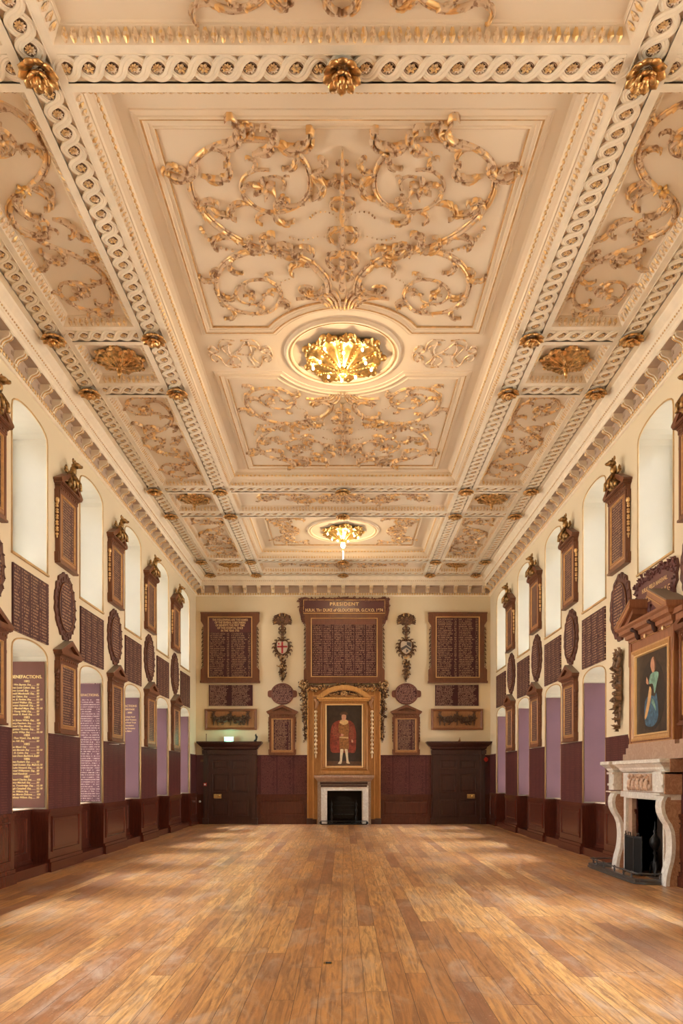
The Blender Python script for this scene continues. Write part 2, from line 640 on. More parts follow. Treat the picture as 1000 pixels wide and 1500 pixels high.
LEFT, BACK, RIGHT = 'left', 'back', 'right'


def wl_(side, along, z):
    if side == LEFT:
        return (-W2, along, z), PI / 2
    if side == RIGHT:
        return (W2, along, z), -PI / 2
    return (along, YB, z), 0.0


def bx(px):
    return (px - 503) * YB / F + .015


def bz(py):
    return EYE + (1137 - py) * YB / F


# ------------------------------------------------------------------ relief ornament kit (x-z plane, raised towards -y)
def catmull(pts, step=.05):
    out = []
    n = len(pts)
    for i in range(n - 1):
        p0, p1, p2, p3 = pts[max(i - 1, 0)], pts[i], pts[i + 1], pts[min(i + 2, n - 1)]
        L = math.hypot(p2[0] - p1[0], p2[1] - p1[1])
        k = max(2, int(L / step))
        for j in range(k):
            t = j / k
            out.append(tuple(.5 * ((2 * p1[a]) + (-p0[a] + p2[a]) * t + (2 * p0[a] - 5 * p1[a] + 4 * p2[a] - p3[a]) * t * t
                                   + (-p0[a] + 3 * p1[a] - 3 * p2[a] + p3[a]) * t ** 3) for a in range(2)))
    out.append(tuple(pts[-1]))
    return out


def spiral(c, R, a0, turns, sgn=1, r1=.15, n=None):
    n = n or int(16 * turns)
    out = []
    for i in range(n + 1):
        t = i / n
        r = R * ((1 - t) + r1 * t)
        a = a0 + sgn * 2 * PI * turns * t
        out.append((c[0] + r * math.cos(a), c[1] + r * math.sin(a)))
    return out


def curl(mb, p, ang, L, side, w, h, bend=2.2, n=7, base=0.0, mat=0):
    a = ang
    pts = [p]
    ws, hs = [w * .55], [h * .6]
    for i in range(1, n + 1):
        t = i / n
        a += side * bend * (t ** 1.3) / n * 1.6
        pts.append((pts[-1][0] + L / n * math.cos(a), pts[-1][1] + L / n * math.sin(a)))
        e = math.sin(PI * min(1, .25 + t * .72)) ** .7
        ws.append(max(.004, w * e))
        hs.append(h * (.55 + .6 * t))
    mb.stroke(pts, ws, hs, base, mat)
    return pts


def leaf(mb, p, ang, L, side, base=0.0, mat=0, lobes=5):
    L *= 1.15
    pts = curl(mb, p, ang, L, side, L * .075, L * .16, 2.6, 8, base, mat)
    for k in range(lobes):
        t = (k + 1) / (lobes + .6)
        i = min(len(pts) - 2, int(t * (len(pts) - 1)))
        q = pts[i]
        ta = math.atan2(pts[i + 1][1] - q[1], pts[i + 1][0] - q[0])
        curl(mb, q, ta - side * .75, L * (.52 - .16 * t), side, L * .062, L * .17, 2.6, 5, base, mat)
        if k % 2 == 0 and k < lobes - 1:
            curl(mb, q, ta + side * .8, L * .24, -side, L * .05, L * .1, 2.0, 4, base, mat)


def flower(mb, c, r, petals=6, base=0.0, mat=0):
    for k in range(petals):
        a = 2 * PI * k / petals + .3
        curl(mb, (c[0] + r * .15 * math.cos(a), c[1] + r * .15 * math.sin(a)), a, r * .85, 1, r * .24, r * .4, .8, 4, base, mat)
    mb.ell((c[0], base - r * .3, c[1]), (r * .26, r * .3, r * .26), 7, 4, mat)


def stem(mb, path, w0=.03, w1=.016, leaves=.42, L0=.3, L1=.2, first=1, base=0.0, mat=0, both=False, skip=0.0, end=None):
    n = len(path)
    ws = [w0 + (w1 - w0) * i / (n - 1) for i in range(n)]
    mb.stroke(path, ws, [w * 1.25 for w in ws], base, mat)
    # second thinner fillet riding beside the stalk
    off = []
    for i in range(n):
        a, b = path[max(i - 1, 0)], path[min(i + 1, n - 1)]
        d = math.hypot(b[0] - a[0], b[1] - a[1]) or 1
        off.append((path[i][0] - (b[1] - a[1]) / d * ws[i] * 1.45, path[i][1] + (b[0] - a[0]) / d * ws[i] * 1.45))
    mb.stroke(off, [w * .45 for w in ws], [w * .7 for w in ws], base, mat)
    tot = [0]
    for i in range(1, n):
        tot.append(tot[-1] + math.hypot(path[i][0] - path[i - 1][0], path[i][1] - path[i - 1][1]))
    s = leaves * .5 + skip
    sd = first
    T = tot[-1]
    i = 0
    while s < (T if end is None else min(T, end)):
        while i < n - 2 and tot[i + 1] < s:
            i += 1
        p = path[i]
        ang = math.atan2(path[i + 1][1] - p[1], path[i + 1][0] - p[0])
        f = s / T
        L = (L0 + (L1 - L0) * f) * rnd.uniform(.85, 1.12)
        leaf(mb, p, ang + sd * .45, L, sd, base, mat)
        if both:
            leaf(mb, p, ang - sd * .45, L * .8, -sd, base, mat)
        # calyx knuckle on the stalk
        curl(mb, p, ang + PI, L * .22, sd, ws[i] * 1.1, ws[i] * 2.2, .2, 3, base, mat)
        sd = -sd
        s += leaves * (1 - .3 * f) * rnd.uniform(.9, 1.1)


def shell(mb, c, R, a0, a1, n, base=0.0, mat=0):
    for k in range(n):
        a = a0 + (a1 - a0) * k / (n - 1)
        p0 = (c[0] + R * .16 * math.cos(a), c[1] + R * .16 * math.sin(a))
        p1 = (c[0] + R * .6 * math.cos(a), c[1] + R * .6 * math.sin(a))
        p2 = (c[0] + R * math.cos(a), c[1] + R * math.sin(a))
        w = R * (abs(a1 - a0) / n) * .5
        mb.stroke([p0, p1, p2, (c[0] + R * 1.05 * math.cos(a), c[1] + R * 1.05 * math.sin(a))], [w * .25, w * .65, w * .95, w * .5],
                  [R * .04, R * .1, R * .14, R * .05], base, mat)
    mb.ell((c[0], base - R * .06, c[1]), (R * .17, R * .14, R * .17), 8, 5, mat)


def bunch(mb, path, r, n, base=0.0, mats=(0,), depth=.06, seed=1, lw=.5, core=.5):
    """rich carved foliage, fruit and husks following a path in the x-z plane"""
    rr = random.Random(seed)
    P = catmull(path, .03) if len(path) > 2 else [(path[0][0] + (path[-1][0] - path[0][0]) * i / 20, path[0][1] + (path[-1][1] - path[0][1]) * i / 20) for i in range(21)]
    cr = [(r(i / (len(P) - 1)) if callable(r) else r) for i in range(len(P))]
    mb.stroke(P, [max(.004, q * core) for q in cr], [min(depth * .5, q) for q in cr], base, mats[0])
    for k in range(n):
        t = k / max(1, n - 1)
        i = min(len(P) - 1, int(t * (len(P) - 1)))
        rad = r(t) if callable(r) else r
        a = rr.uniform(0, 2 * PI)
        d = rad * math.sqrt(rr.random()) * .75
        x, z = P[i][0] + d * math.cos(a), P[i][1] + d * math.sin(a)
        m = mats[rr.randrange(len(mats))]
        y = base - depth * rr.uniform(.25, .9)
        if rr.random() < .42:
            q = rad * rr.uniform(.22, .38)
            mb.ell((x, y, z), (q, q * .9, q), 7, 5, m)
        else:
            ang = a + rr.uniform(-.5, .5)
            curl(mb, (x, z), ang, rad * rr.uniform(.7, 1.1), rr.choice((-1, 1)), rad * .2 * lw * 2, depth * rr.uniform(.5, 1.0), 2.2, 5, base - depth * .2, m)


# ------------------------------------------------------------------ room shell
def arch_loop(c, w, z0, zs, rise, n=12):
    pts = [(c - w / 2, z0), (c + w / 2, z0), (c + w / 2, zs)]
    for i in range(1, n):
        a = PI * i / n
        x = c + w / 2 * math.cos(a)
        pts.append((x, zs + rise * math.sin(a) ** .75))
    pts.append((c - w / 2, zs))
    return pts


UP = (5.37, 7.71, .26)       # sill, spring, rise of the upper windows
LO = (1.14, 3.80, .25)
mb = MB()
mb.box(-W2 - 1.0, W2 + 1.0, YN - .3, YB + .8, -.2, 0)
struct(mb.build('floor', 'floor'))

TRIM = [0]


def trim_name():
    TRIM[0] += 1
    return 'trim_%d' % TRIM[0]


def side_wall(side):
    sgn = -1 if side == LEFT else 1
    mb = MB(lambda x, y, z: (sgn * (W2 + y), x, z))
    loops = [[(YN - .3, 0), (YB + .3, 0), (YB + .3, 9.6), (YN - .3, 9.6)]]
    for c in WIN_C:
        loops.append(arch_loop(c, WIN_W, *UP))
        if side == RIGHT and abs(c - 12.6) < .1:
            loops.append([(11.95, .001), (13.51, .001), (13.51, 1.34), (11.95, 1.34)])
            continue
        loops.append([(c - WIN_W / 2, .001)] + arch_loop(c, WIN_W, *LO)[1:] if False else
                     [(c - WIN_W / 2, .001), (c + WIN_W / 2, .001)] + arch_loop(c, WIN_W, *LO)[2:])
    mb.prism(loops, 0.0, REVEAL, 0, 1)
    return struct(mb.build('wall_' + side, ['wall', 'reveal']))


side_wall(LEFT)
side_wall(RIGHT)
# end wall with the chimney opening
FO = (bx(479), bx(530), bz(1158))
mb = MB()
mb.prism([[(-W2 - .9, 0), (FO[0], 0), (FO[0], FO[2]), (FO[1], FO[2]), (FO[1], 0), (W2 + .9, 0), (W2 + .9, 9.6), (-W2 - .9, 9.6)]], YB, YB + .6)
struct(mb.build('wall_back', 'wall'))
mb = MB()
mb.box(-W2 - .9, W2 + .9, YN - .35, YN, 0, 9.6)
struct(mb.build('wall_near', 'wall'))

# windows: sash frames and panes at the outer end of every reveal
WN = [0]
proto_win = {}


def window(side, c, kind):
    WN[0] += 1
    sill, spr, rise = UP if kind == 'up' else LO
    loc, rz = wl_(side, c, 0)
    if kind not in proto_win:
        mb = MB()
        y = REVEAL - .08
        out = arch_loop(0, WIN_W, sill, spr, rise)
        inn = arch_loop(0, WIN_W - .14, sill + .07, spr, rise - .06)
        mb.prism([out, inn], y, y + .06)
        for x in (-.235, .235):
            mb.box(x - .012, x + .012, y + .01, y + .05, sill + .05, spr + rise * .85)
        z = sill + .45
        while z < spr + .05:
            t = .03 if abs(z - (sill + 1.35)) < .2 else .012
            mb.box(-WIN_W / 2 + .06, WIN_W / 2 - .06, y + .01, y + .05, z - t, z + t)
            z += .45
        me = mb.build('window_%d' % WN[0], 'sash', None, loc, rz)
        g = MB()
        g.prism([arch_loop(0, WIN_W - .12, sill + .06, spr, rise - .05)], y + .028, y + .032)
        g.build('pane', 'glass', me)
        proto_win[kind] = me
    else:
        me = copy_tree(proto_win[kind])
        me.name = 'window_%d' % WN[0]
        me.location = loc
        me.rotation_euler = (0, 0, rz)
    struct(me)


for side in (LEFT, RIGHT):
    for c in WIN_C:
        window(side, c, 'up')
        if not (side == RIGHT and abs(c - 12.6) < .1):
            window(side, c, 'lo')

# thin gilt-brown edging round the window arches
for side in (LEFT, RIGHT):
    for c in WIN_C[3:]:
        for (sill, spr, rise) in (UP, LO):
            if side == RIGHT and abs(c - 12.6) < .1 and sill < 2:
                continue
            mb = MB()
            lp = arch_loop(0, WIN_W, sill, spr, rise)[1:] + [(-WIN_W / 2, sill)]
            mb.tube([(x, -.004, z) for x, z in lp], .016, 5)
            if sill > 2:
                mb.box(-WIN_W / 2 - .02, WIN_W / 2 + .02, -.035, .03, sill - .035, sill)
            loc, rz = wl_(side, c, 0)
            struct(mb.build(trim_name(), 'pale_edge' if 'pale_edge' in M else 'giltline', None, loc, rz))

# ------------------------------------------------------------------ wainscot
DADO = 1.14


def panel_face(mb, x0, x1, y, z0=.26, z1=DADO - .04, m=.12):
    """raised-and-fielded panel on a face at y (front towards -y)"""
    mb.rframe(x0 + m, x1 - m, z0 + m * .8, z1 - m * .8,
              [(0, y - .002), (.0, y - .022), (.02, y - .022), (.035, y + .004), (.05, y + .004), (.09, y - .01), (.1, y - .012)], 0)
    mb.box(x0 + m + .09, x1 - m - .09, y - .014, y - .002, z0 + m * .8 + .09, z1 - m * .8 - .09)


def rail(mb, x0, x1, y, depth=0.0):
    mb.box(x0, x1, y - .03, y + .02, DADO - .05, DADO)
    mb.box(x0, x1, y - .018, y + .02, DADO - .085, DADO - .05)
    mb.box(x0, x1, y - .05, y + .02, 0, .17)
    mb.box(x0, x1, y - .03, y + .02, .17, .235)


NICHE = .28
for side in (LEFT, RIGHT):
    root = struct(thing(trim_name(), None, None, *wl_(side, 0, 0)))
    s = 1 if side == LEFT else -1           # local x runs along +Y on the left wall, along -Y on the right
    for i, c in enumerate(WIN_C):
        mb = MB()
        a, b = c + WIN_W / 2, c + 3.065 - WIN_W / 2      # pier beyond this window
        if i == len(WIN_C) - 1:
            b = YB
        lo, hi = sorted((s * a, s * b))
        mb.box(lo, hi, -.03, 0.0, 0, DADO - .02)
        panel_face(mb, lo, hi, -.03)
        rail(mb, lo - .015, hi + .015, -.03)
        mb.build('pier_panel', 'wainscot', root)
        if side == RIGHT and abs(c - 12.6) < .1:
            continue
        lo, hi = sorted((s * (c - WIN_W / 2), s * (c + WIN_W / 2)))
        mb = MB()
        mb.box(lo, hi, NICHE, REVEAL, .001, DADO - .012)
        panel_face(mb, lo + .1, hi - .1, NICHE)
        rail(mb, lo, hi, NICHE)
        mb.box(lo, hi, -.03, NICHE, 0, .17)                 # boxed plinth along the niche floor
        mb.box(lo, lo + .03, -.03, NICHE, .17, DADO - .05)
        mb.box(hi - .03, hi, -.03, NICHE, .17, DADO - .05)
        mb.box(lo - .01, lo + .05, -.05, NICHE, DADO - .05, DADO)
        mb.box(hi - .05, hi + .01, -.05, NICHE, DADO - .05, DADO)
        mb.build('niche_panel', 'wainscot', root)
        mb = MB()
        mb.box(lo, hi, NICHE - .03, REVEAL, DADO - .012, DADO + .012)
        mb.build('window_sill', 'sill' if 'sill' in M else 'reveal', root)

# ------------------------------------------------------------------ cornice
PROF = [(0, 8.25), (.03, 8.26), (.055, 8.30), (.055, 8.36), (.03, 8.375), (.03, 8.55), (.05, 8.60), (.22, 8.60), (.235, 8.61), (.235, 8.70), (.255, 8.715),
        (.262, 8.745), (.28, 8.76), (.30, 8.80), (.35, 8.845), (.38, 8.87), (.395, 8.895), (.395, 9.0)]
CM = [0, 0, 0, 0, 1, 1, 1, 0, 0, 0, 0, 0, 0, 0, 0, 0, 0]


def modillion_mesh():
    mb = MB()
    w = .06
    # S-bracket in profile: y out from the wall (negative), z
    out = [(.0, 8.385), (-.035, 8.385), (-.05, 8.41), (-.06, 8.44), (-.09, 8.475), (-.13, 8.495), (-.17, 8.51), (-.20, 8.535), (-.205, 8.565),
           (-.19, 8.60), (0, 8.60)]
    for (w0, off) in ((w, 0.0), (w * .6, .012)):
        vs = [(-w0, y - off, z - off * .5) for y, z in out] + [(w0, y - off, z - off * .5) for y, z in out]
        k = len(out)
        mb.add(vs, [(i, (i + 1) % k, k + (i + 1) % k, k + i) for i in range(k)] + [tuple(range(k)), tuple(reversed(range(k, 2 * k)))])
    mb.box(-w - .01, w + .01, -.225, 0, 8.585, 8.6)
    for x in (-.03, .03):
        mb.tube([(x, y - .014, z - .01) for y, z in out[2:9]], .011, 5, 1)
    return mb


modil = None


def cornice(side):
    global modil
    root = struct(thing(trim_name(), None, None, *wl_(side, 0, 0)))
    if side == BACK:
        a, b = -W2, W2
    elif side == LEFT:
        a, b = YN, YB
    else:
        a, b = -YB, -YN
    mb = MB()
    L = []
    for p, z in PROF:
        e0 = p if (side != LEFT) else 0
        e1 = p if (side != RIGHT) else 0
        L.append([(a + e0, -p, z), (b - e1, -p, z)])
    mb.rings(L, CM, closed=False)
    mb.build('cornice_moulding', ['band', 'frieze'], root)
    # leaf-and-tongue row and the upper bead row
    mb = MB()
    x = a + .1
    while x < b - .1:
        mb.ell((x, -.06, 8.325), (.03, .018, .042), 6, 4, 0)
        mb.ell((x + .045, -.058, 8.31), (.01, .014, .03), 4, 3, 1)
        x += .09
    mb.build('egg_moulding', ['bead', 'band'], root)
    mb = MB()
    x = a + .3
    while x < b - .3:
        mb.ell((x, -.27, 8.75), (.022, .016, .018), 5, 4)
        x += .07
    mb.build('bead_moulding', 'leafstrip', root)
    # flutes on the frieze between brackets
    mb = MB()
    n = round((b - a) / .52)
    st = (b - a) / n
    for k in range(n + 1):
        for q in range(-3, 4):
            xx = a + st * k + st / 2 + q * .04
            if a + .1 < xx < b - .1:
                mb.box(xx - .012, xx + .012, -.04, -.028, 8.50, 8.57)
    mb.build('fluting', 'frieze', root)
    for k in range(n):
        x = a + st * (k + .5)
        wy = x if side == LEFT else -x
        if side != BACK and wy < 7.5:
            continue
        if modil is None:
            modil = modillion_mesh().build('modillion', ['band', 'bead'], root, (x, 0, 0))
        else:
            o = modil.copy()
            COL.objects.link(o)
            o.parent = root
            o.location = (x, 0, 0)


for sd in (LEFT, RIGHT, BACK):
    cornice(sd)

# ------------------------------------------------------------------ ceiling
ZB = EYE + 7.16       # underside of the guilloche beams
ZF = EYE + 7.45       # field of the great compartment
ZS = EYE + 7.29       # field of the shallow side compartments
XI, XO = 3.075, 4.70
HW, CH = .25, .15     # half width of a beam, half width of its guilloche channel
TY = [1.35, 5.62, 7.47, 18.43, 20.18, 24.5, 26.10]
mb = MB()
mb.box(-W2 - .9, W2 + .9, YN - .35, YB + .6, ZF, ZF + .3)
struct(mb.build('ceiling', 'ceiling'))
# shallow fields beside and between
def ceil_box(*a):
    mb = MB()
    mb.box(*a)
    struct(mb.build('ceiling', 'ceiling'))


for sg in (-1, 1):
    x0, x1 = sorted((sg * (XI + HW - .001), sg * (XO - HW + .001)))
    ceil_box(x0, x1, YN, YB - .3, ZS, ZF)
    x0, x1 = sorted((sg * (XO + HW), sg * (W2 + .0)))
    ceil_box(x0, x1, YN, YB, ZB + .0, ZF)
ceil_box(-XI, XI, 5.62, 7.47, ZS, ZF)
ceil_box(-XI, XI, 18.43, 20.18, ZS, ZF)
ceil_box(-XI, XI, 24.5, 26.1, ZS, ZF)
ceil_box(-W2, W2, 26.1 + HW, YB, ZB, ZF)


def patera(kind):
    mb = MB()
    mb.lathe([(.0, -.001), (.078, -.001), (.08, -.012), (.07, -.022), (.066, -.006), (.0, -.004)], (0, 0, 0), 'z', 14, 1)
    n = 10 if kind else 6
    for k in range(n):
        a = 2 * PI * k / n
        R = Matrix.Rotation(a, 3, 'Z')
        rr = .058
        mb.ell((rr * .58 * math.cos(a), rr * .58 * math.sin(a), -.020), (rr * .46, rr * (.22 if kind else .34), .010), 5, 4, 0, R)
    mb.ell((0, 0, -.028), (.016, .016, .012), 6, 4, 0)
    return mb


pats = []


def beam(ax, c, a, b, ga, gb, root_name):
    """ax 'y': beam runs along Y at x=c; ax 'x': runs along X at y=c. ga..gb = stretch with guilloche"""
    root = struct(thing(root_name, None, None, (0, 0, 0)))
    if ax == 'y':
        T = lambda u, v, h: (c + v, u, ZB + h)
    else:
        T = lambda u, v, h: (u, c + v, ZB + h)
    mb = MB(T)
    for s in (-1, 1):
        v0, v1 = sorted((s * CH, s * HW))
        mb.box(a, b, v0, v1, 0, .33)
        e0, e1 = sorted((s * CH, s * (CH + .012)))
        mb.box(a, b, e0, e1, -.006, .02)
    mb.box(a, b, -CH, CH, .035, .3, 1)
    mb.build('beam', ['band', 'bandback'], root)
    n = max(1, round((gb - ga) / .235))
    st = (gb - ga) / n
    mb = MB(T)
    A, w = .107, .043
    K = 10
    for s in (-1, 1):
        vs = []
        m = n * K + 1
        for i in range(m):
            u = ga + (gb - ga) * i / (m - 1)
            ph = PI * (u - ga) / st          # circles sit at half steps
            sv = math.sin(ph)
            v = s * A * (abs(sv) ** .75) * (1 if sv >= 0 else -1)
            dv = s * A * math.cos(ph) * PI / st
            L = math.hypot(1, dv)
            nu, nv = -dv / L, 1 / L
            lift = .010 * math.cos(ph) * s * (1)
            for q, h in ((-1, .035), (-.95, .008), (-.35, .004), (0, .012), (.35, .004), (.95, .008), (1, .035)):
                vs.append((u + nu * w * q, v + nv * w * q, h + lift))
        mb.add(vs, [(i * 7 + j, i * 7 + j + 1, (i + 1) * 7 + j + 1, (i + 1) * 7 + j) for i in range(m - 1) for j in range(6)], 0, False)
    mb.build('guilloche', 'band', root)
    for k in range(n):
        u = ga + st * (k + .5)
        kind = (k * 7 + int(abs(c) * 10)) % 5 in (0, 2, 3)
        if len(pats) < 2:
            pats.append(patera(len(pats)).build('patera', ['reliefpale' if len(pats) else 'patgold', 'umber'], root))
            o = pats[-1]
        else:
            o = pats[1 if kind else 0].copy()
            COL.objects.link(o)
            o.parent = root
        x, y, z = T(u, 0, .03)
        o.location = (x, y, z)
    return root


M['patgold'] = parcel_gilt('patera_gilding', (.62, .42, .24), (.85, .58, .26), (.40, .22, .12), .42, .46, 30)
for sg in (-1, 1):
    beam('y', sg * XI, YN, 26.1 + HW, 5.75, 26.0, trim_name())
    beam('y', sg * XO, YN, 26.1 + HW, 8.6, 26.0, trim_name())
E = .249
for y in TY[1:]:
    beam('x', y, -XI + E, XI - E, -XI + .16, XI - .16, trim_name())
for sg in (-1, 1):
    for y in TY[2:3] + [12.0, 13.69] + TY[3:]:
        a, b = sorted((sg * (XI + E), sg * (XO - E)))
        g0, g1 = sorted((sg * (XI + .16), sg * (XO - .16)))
        beam('x', y, a, b, g0, g1, trim_name())


def ring_rect(x0, x1, y0, y1, prof, mats, name='compartment_moulding'):
    """moulding round the inside of a compartment; prof = [(inset, z)]"""
    mb = MB()
    L = [[(x0 + d, y0 + d, z), (x1 - d, y0 + d, z), (x1 - d, y1 - d, z), (x0 + d, y1 - d, z)] for d, z in prof]
    mb.rings(L, mats)
    return mb


def leaf_row(mb, x0, x1, y0, y1, d0, z0, d1, z1, st=.085, mat=0):
    """upright leaf tips on the sloping moulding between (d0,z0) and (d1,z1)"""
    def put(px, py, dx, dy, nx, ny):
        # p = base point on inner edge line, d = along, n = inward
        vs = []
        for t, w, e in ((0, .018, 0), (.55, .034, .02), (1.0, .012, .008)):
            dd = d0 + (d1 - d0) * t
            zz = z0 + (z1 - z0) * t - e
            for q in (-1, 0, 1):
                vs.append((px + dx * w * q + nx * dd, py + dy * w * q + ny * dd, zz - (.012 if q == 0 else 0)))
        mb.add(vs, [(0, 1, 4, 3), (1, 2, 5, 4), (3, 4, 7, 6), (4, 5, 8, 7)], mat, False)
    n = int((x1 - x0 - 2 * d1) / st)
    for k in range(n):
        x = x0 + d1 + (k + .5) * (x1 - x0 - 2 * d1) / n
        put(x, y0, 1, 0, 0, 1)
        put(x, y1, 1, 0, 0, -1)
    n = int((y1 - y0 - 2 * d1) / st)
    for k in range(n):
        y = y0 + d1 + (k + .5) * (y1 - y0 - 2 * d1) / n
        put(x0, y, 0, 1, 1, 0)
        put(x1, y, 0, 1, -1, 0)


def shallow_cell(x0, x1, y0, y1):
    root = struct(thing(trim_name(), None, None, (0, 0, 0)))
    mb = ring_rect(x0, x1, y0, y1, [(0, ZB), (.01, ZB + .012), (.015, ZB + .02), (.085, ZS - .02), (.095, ZS - .02), (.10, ZS - .008), (.12, ZS)], 0)
    mb.build('compartment_moulding', 'ceiling', root)
    mb = MB()
    leaf_row(mb, x0, x1, y0, y1, .012, ZB + .016, .085, ZS - .022)
    mb.build('leaf_moulding', 'leafstrip', root)


SIDE_CELLS = [(7.47, 12.0), (12.0, 13.69), (13.69, 18.43), (18.43, 20.18), (20.18, 24.5), (24.5, 26.1)]
for sg in (-1, 1):
    a, b = sorted((sg * (XI + HW), sg * (XO - HW)))
    for y0, y1 in SIDE_CELLS:
        shallow_cell(a, b, y0 + HW, y1 - HW)
for y0, y1 in ((5.62, 7.47), (18.43, 20.18), (24.5, 26.1)):
    shallow_cell(-XI + HW, XI - HW, y0 + HW, y1 - HW)


def deep_cell(x0, x1, y0, y1):
    root = struct(thing(trim_name(), None, None, (0, 0, 0)))
    mb = ring_rect(x0, x1, y0, y1, [(0, ZB), (.005, ZB + .012), (.06, ZB + .075), (.07, ZB + .085), (.085, ZB + .085), (.09, ZB + .1), (.10, ZB + .12), (.15, ZB + .145),
                                    (.165, ZB + .15), (.18, ZB + .17), (.19, ZB + .21), (.20, ZB + .25), (.26, ZB + .28), (.30, ZF)], 0)
    mb.build('compartment_moulding', 'ceiling', root)
    mb = MB()
    leaf_row(mb, x0, x1, y0, y1, .006, ZB + .014, .06, ZB + .073)
    mb.build('leaf_moulding', 'leafstrip', root)
    mb = MB()
    d, z = .178, ZB + .178
    X0, X1, Y0, Y1 = x0 + d, x1 - d, y0 + d, y1 - d
    for (p, q, L) in (((X0, Y0), (X1, Y0), X1 - X0), ((X0, Y1), (X1, Y1), X1 - X0), ((X0, Y0), (X0, Y1), Y1 - Y0), ((X1, Y0), (X1, Y1), Y1 - Y0)):
        n = int(L / .1)
        for k in range(n + 1):
            t = k / n
            x, y = p[0] + (q[0] - p[0]) * t, p[1] + (q[1] - p[1]) * t
            hz = p[1] == q[1]
            mb.ell((x, y, z), (.036 if hz else .026, .026 if hz else .036, .026), 6, 4, 0)
            if k < n:
                xm, ym = x + (q[0] - p[0]) / n / 2, y + (q[1] - p[1]) / n / 2
                mb.ell((xm, ym, z), (.012, .012, .02), 4, 3, 0)
    mb.build('bead_moulding', 'bead', root)


deep_cell(-XI + HW, XI - HW, 7.47 + HW, 18.43 - HW)
deep_cell(-XI + HW, XI - HW, 20.18 + HW, 24.5 - HW)


def offset_loop(lp, d):
    n = len(lp)
    area = sum(lp[i][0] * lp[(i + 1) % n][1] - lp[(i + 1) % n][0] * lp[i][1] for i in range(n))
    sg = 1 if area > 0 else -1
    out = []
    for i in range(n):
        a, b, c = lp[i - 1], lp[i], lp[(i + 1) % n]
        d1 = Vector((b[0] - a[0], b[1] - a[1])).normalized()
        d2 = Vector((c[0] - b[0], c[1] - b[1])).normalized()
        n1 = Vector((d1.y, -d1.x)) * sg
        n2 = Vector((d2.y, -d2.x)) * sg
        bi = (n1 + n2)
        k = bi.length
        bi = bi / k if k > 1e-6 else n1
        cosv = max(.35, bi.dot(n1))
        out.append((b[0] + bi.x * d / cosv, b[1] + bi.y * d / cosv))
    return out


def frame_moulding(root, lp, z, name='panel_moulding'):
    # profile outwards from the inner loop: (offset, drop)
    P = [(0, .0), (.0, .018), (.014, .026), (.028, .018), (.034, .006), (.075, .006), (.082, .016), (.12, .020), (.128, .034), (.15, .040), (.165, .03), (.172, .014),
         (.215, .010), (.222, .016), (.24, .014), (.246, 0)]
    mats = [1, 1, 0, 0, 0, 0, 0, 0, 1, 0, 0, 0, 0, 0, 0]
    mb = MB()
    mb.rings([[(x, y, z - h) for x, y in offset_loop(lp, d)] for d, h in P], mats)
    mb.build(name, ['ceiling', 'giltline'], root)


OC = (0.0, 13.0)


def notch_panel(sgn, w=2.14, far=4.53, near=.80, R=1.47):
    """one of the two great panels, its side towards the oculus hollowed by an arc. sgn -1 = towards the camera"""
    dx = math.sqrt(R * R - near * near)
    a = math.atan2(near, dx)
    pts = [(-w, near), (-dx, near)]
    n = 18
    for i in range(1, n):
        t = PI - a + (2 * a - PI) * i / n
        pts.append((R * math.cos(t), R * math.sin(t)))
    pts += [(dx, near), (w, near), (w, far), (-w, far)]
    return [(x, OC[1] + sgn * y) for x, y in pts]


pm = struct(thing(trim_name(), None, None, (0, 0, 0)))
frame_moulding(pm, notch_panel(-1), ZF)
frame_moulding(pm, notch_panel(1, far=4.65), ZF)


def ring_moulding(root, c, R, z, rs=1.0):
    mb = MB()
    mb.lathe([(R - .05, 0), (R - .045, -.02), (R - .01, -.03), (R + .02, -.03), (R + .03, -.015), (R + .035, -.045), (R + .075, -.05), (R + .09, -.02), (R + .10, 0)], (c[0], c[1], z), 'z', 64, 0)
    # lathe caps not wanted: remove last two faces
    for _ in range(2):
        mb.f.pop(); mb.m.pop(); mb.s.pop()
    mb.tube([(c[0] + (R - .005) * math.cos(2 * PI * i / 64), c[1] + (R - .005) * math.sin(2 * PI * i / 64), z - .03) for i in range(65)], .009, 5, 1)
    mb.build('ring_moulding', ['ceiling', 'giltline'], root)


ring_moulding(pm, OC, .93, ZF)
OC2 = (0.0, 22.34)
pm2 = struct(thing(trim_name(), None, None, (0, 0, 0)))
ring_moulding(pm2, OC2, 1.0, ZF)
mb = MB()
lp = [(-2.2, 21.0), (2.2, 21.0), (2.2, 23.7), (-2.2, 23.7)]
mb.rings([[(x, y, ZF - h) for x, y in offset_loop(lp, d)] for d, h in ((0, 0), (0, .02), (.02, .03), (.035, .015), (.06, .015), (.07, .03), (.09, .03), (.1, 0))], [1, 1, 0, 0, 0, 0, 0])
mb.build('panel_moulding', ['ceiling', 'giltline'], pm2)


# --- scrollwork. MB transform: plane coordinates (x, z) -> (X, Y), raised -y -> downwards
def CT(z, cx=0.0, cy=0.0, sx=1, sy=1):
    return lambda x, y, w: (cx + sx * x, cy + sy * w, z + y)


def pxc(px, py, ox=230, oy=180, sc=3.571, H=7.45):
    """photo crop position of the ornament -> its place on the ceiling plane"""
    x, y = ox + px / sc, oy + py / sc
    Y = H * F / (1137 - y)
    return ((x - 503) * Y / F + .015, Y - OC[1])


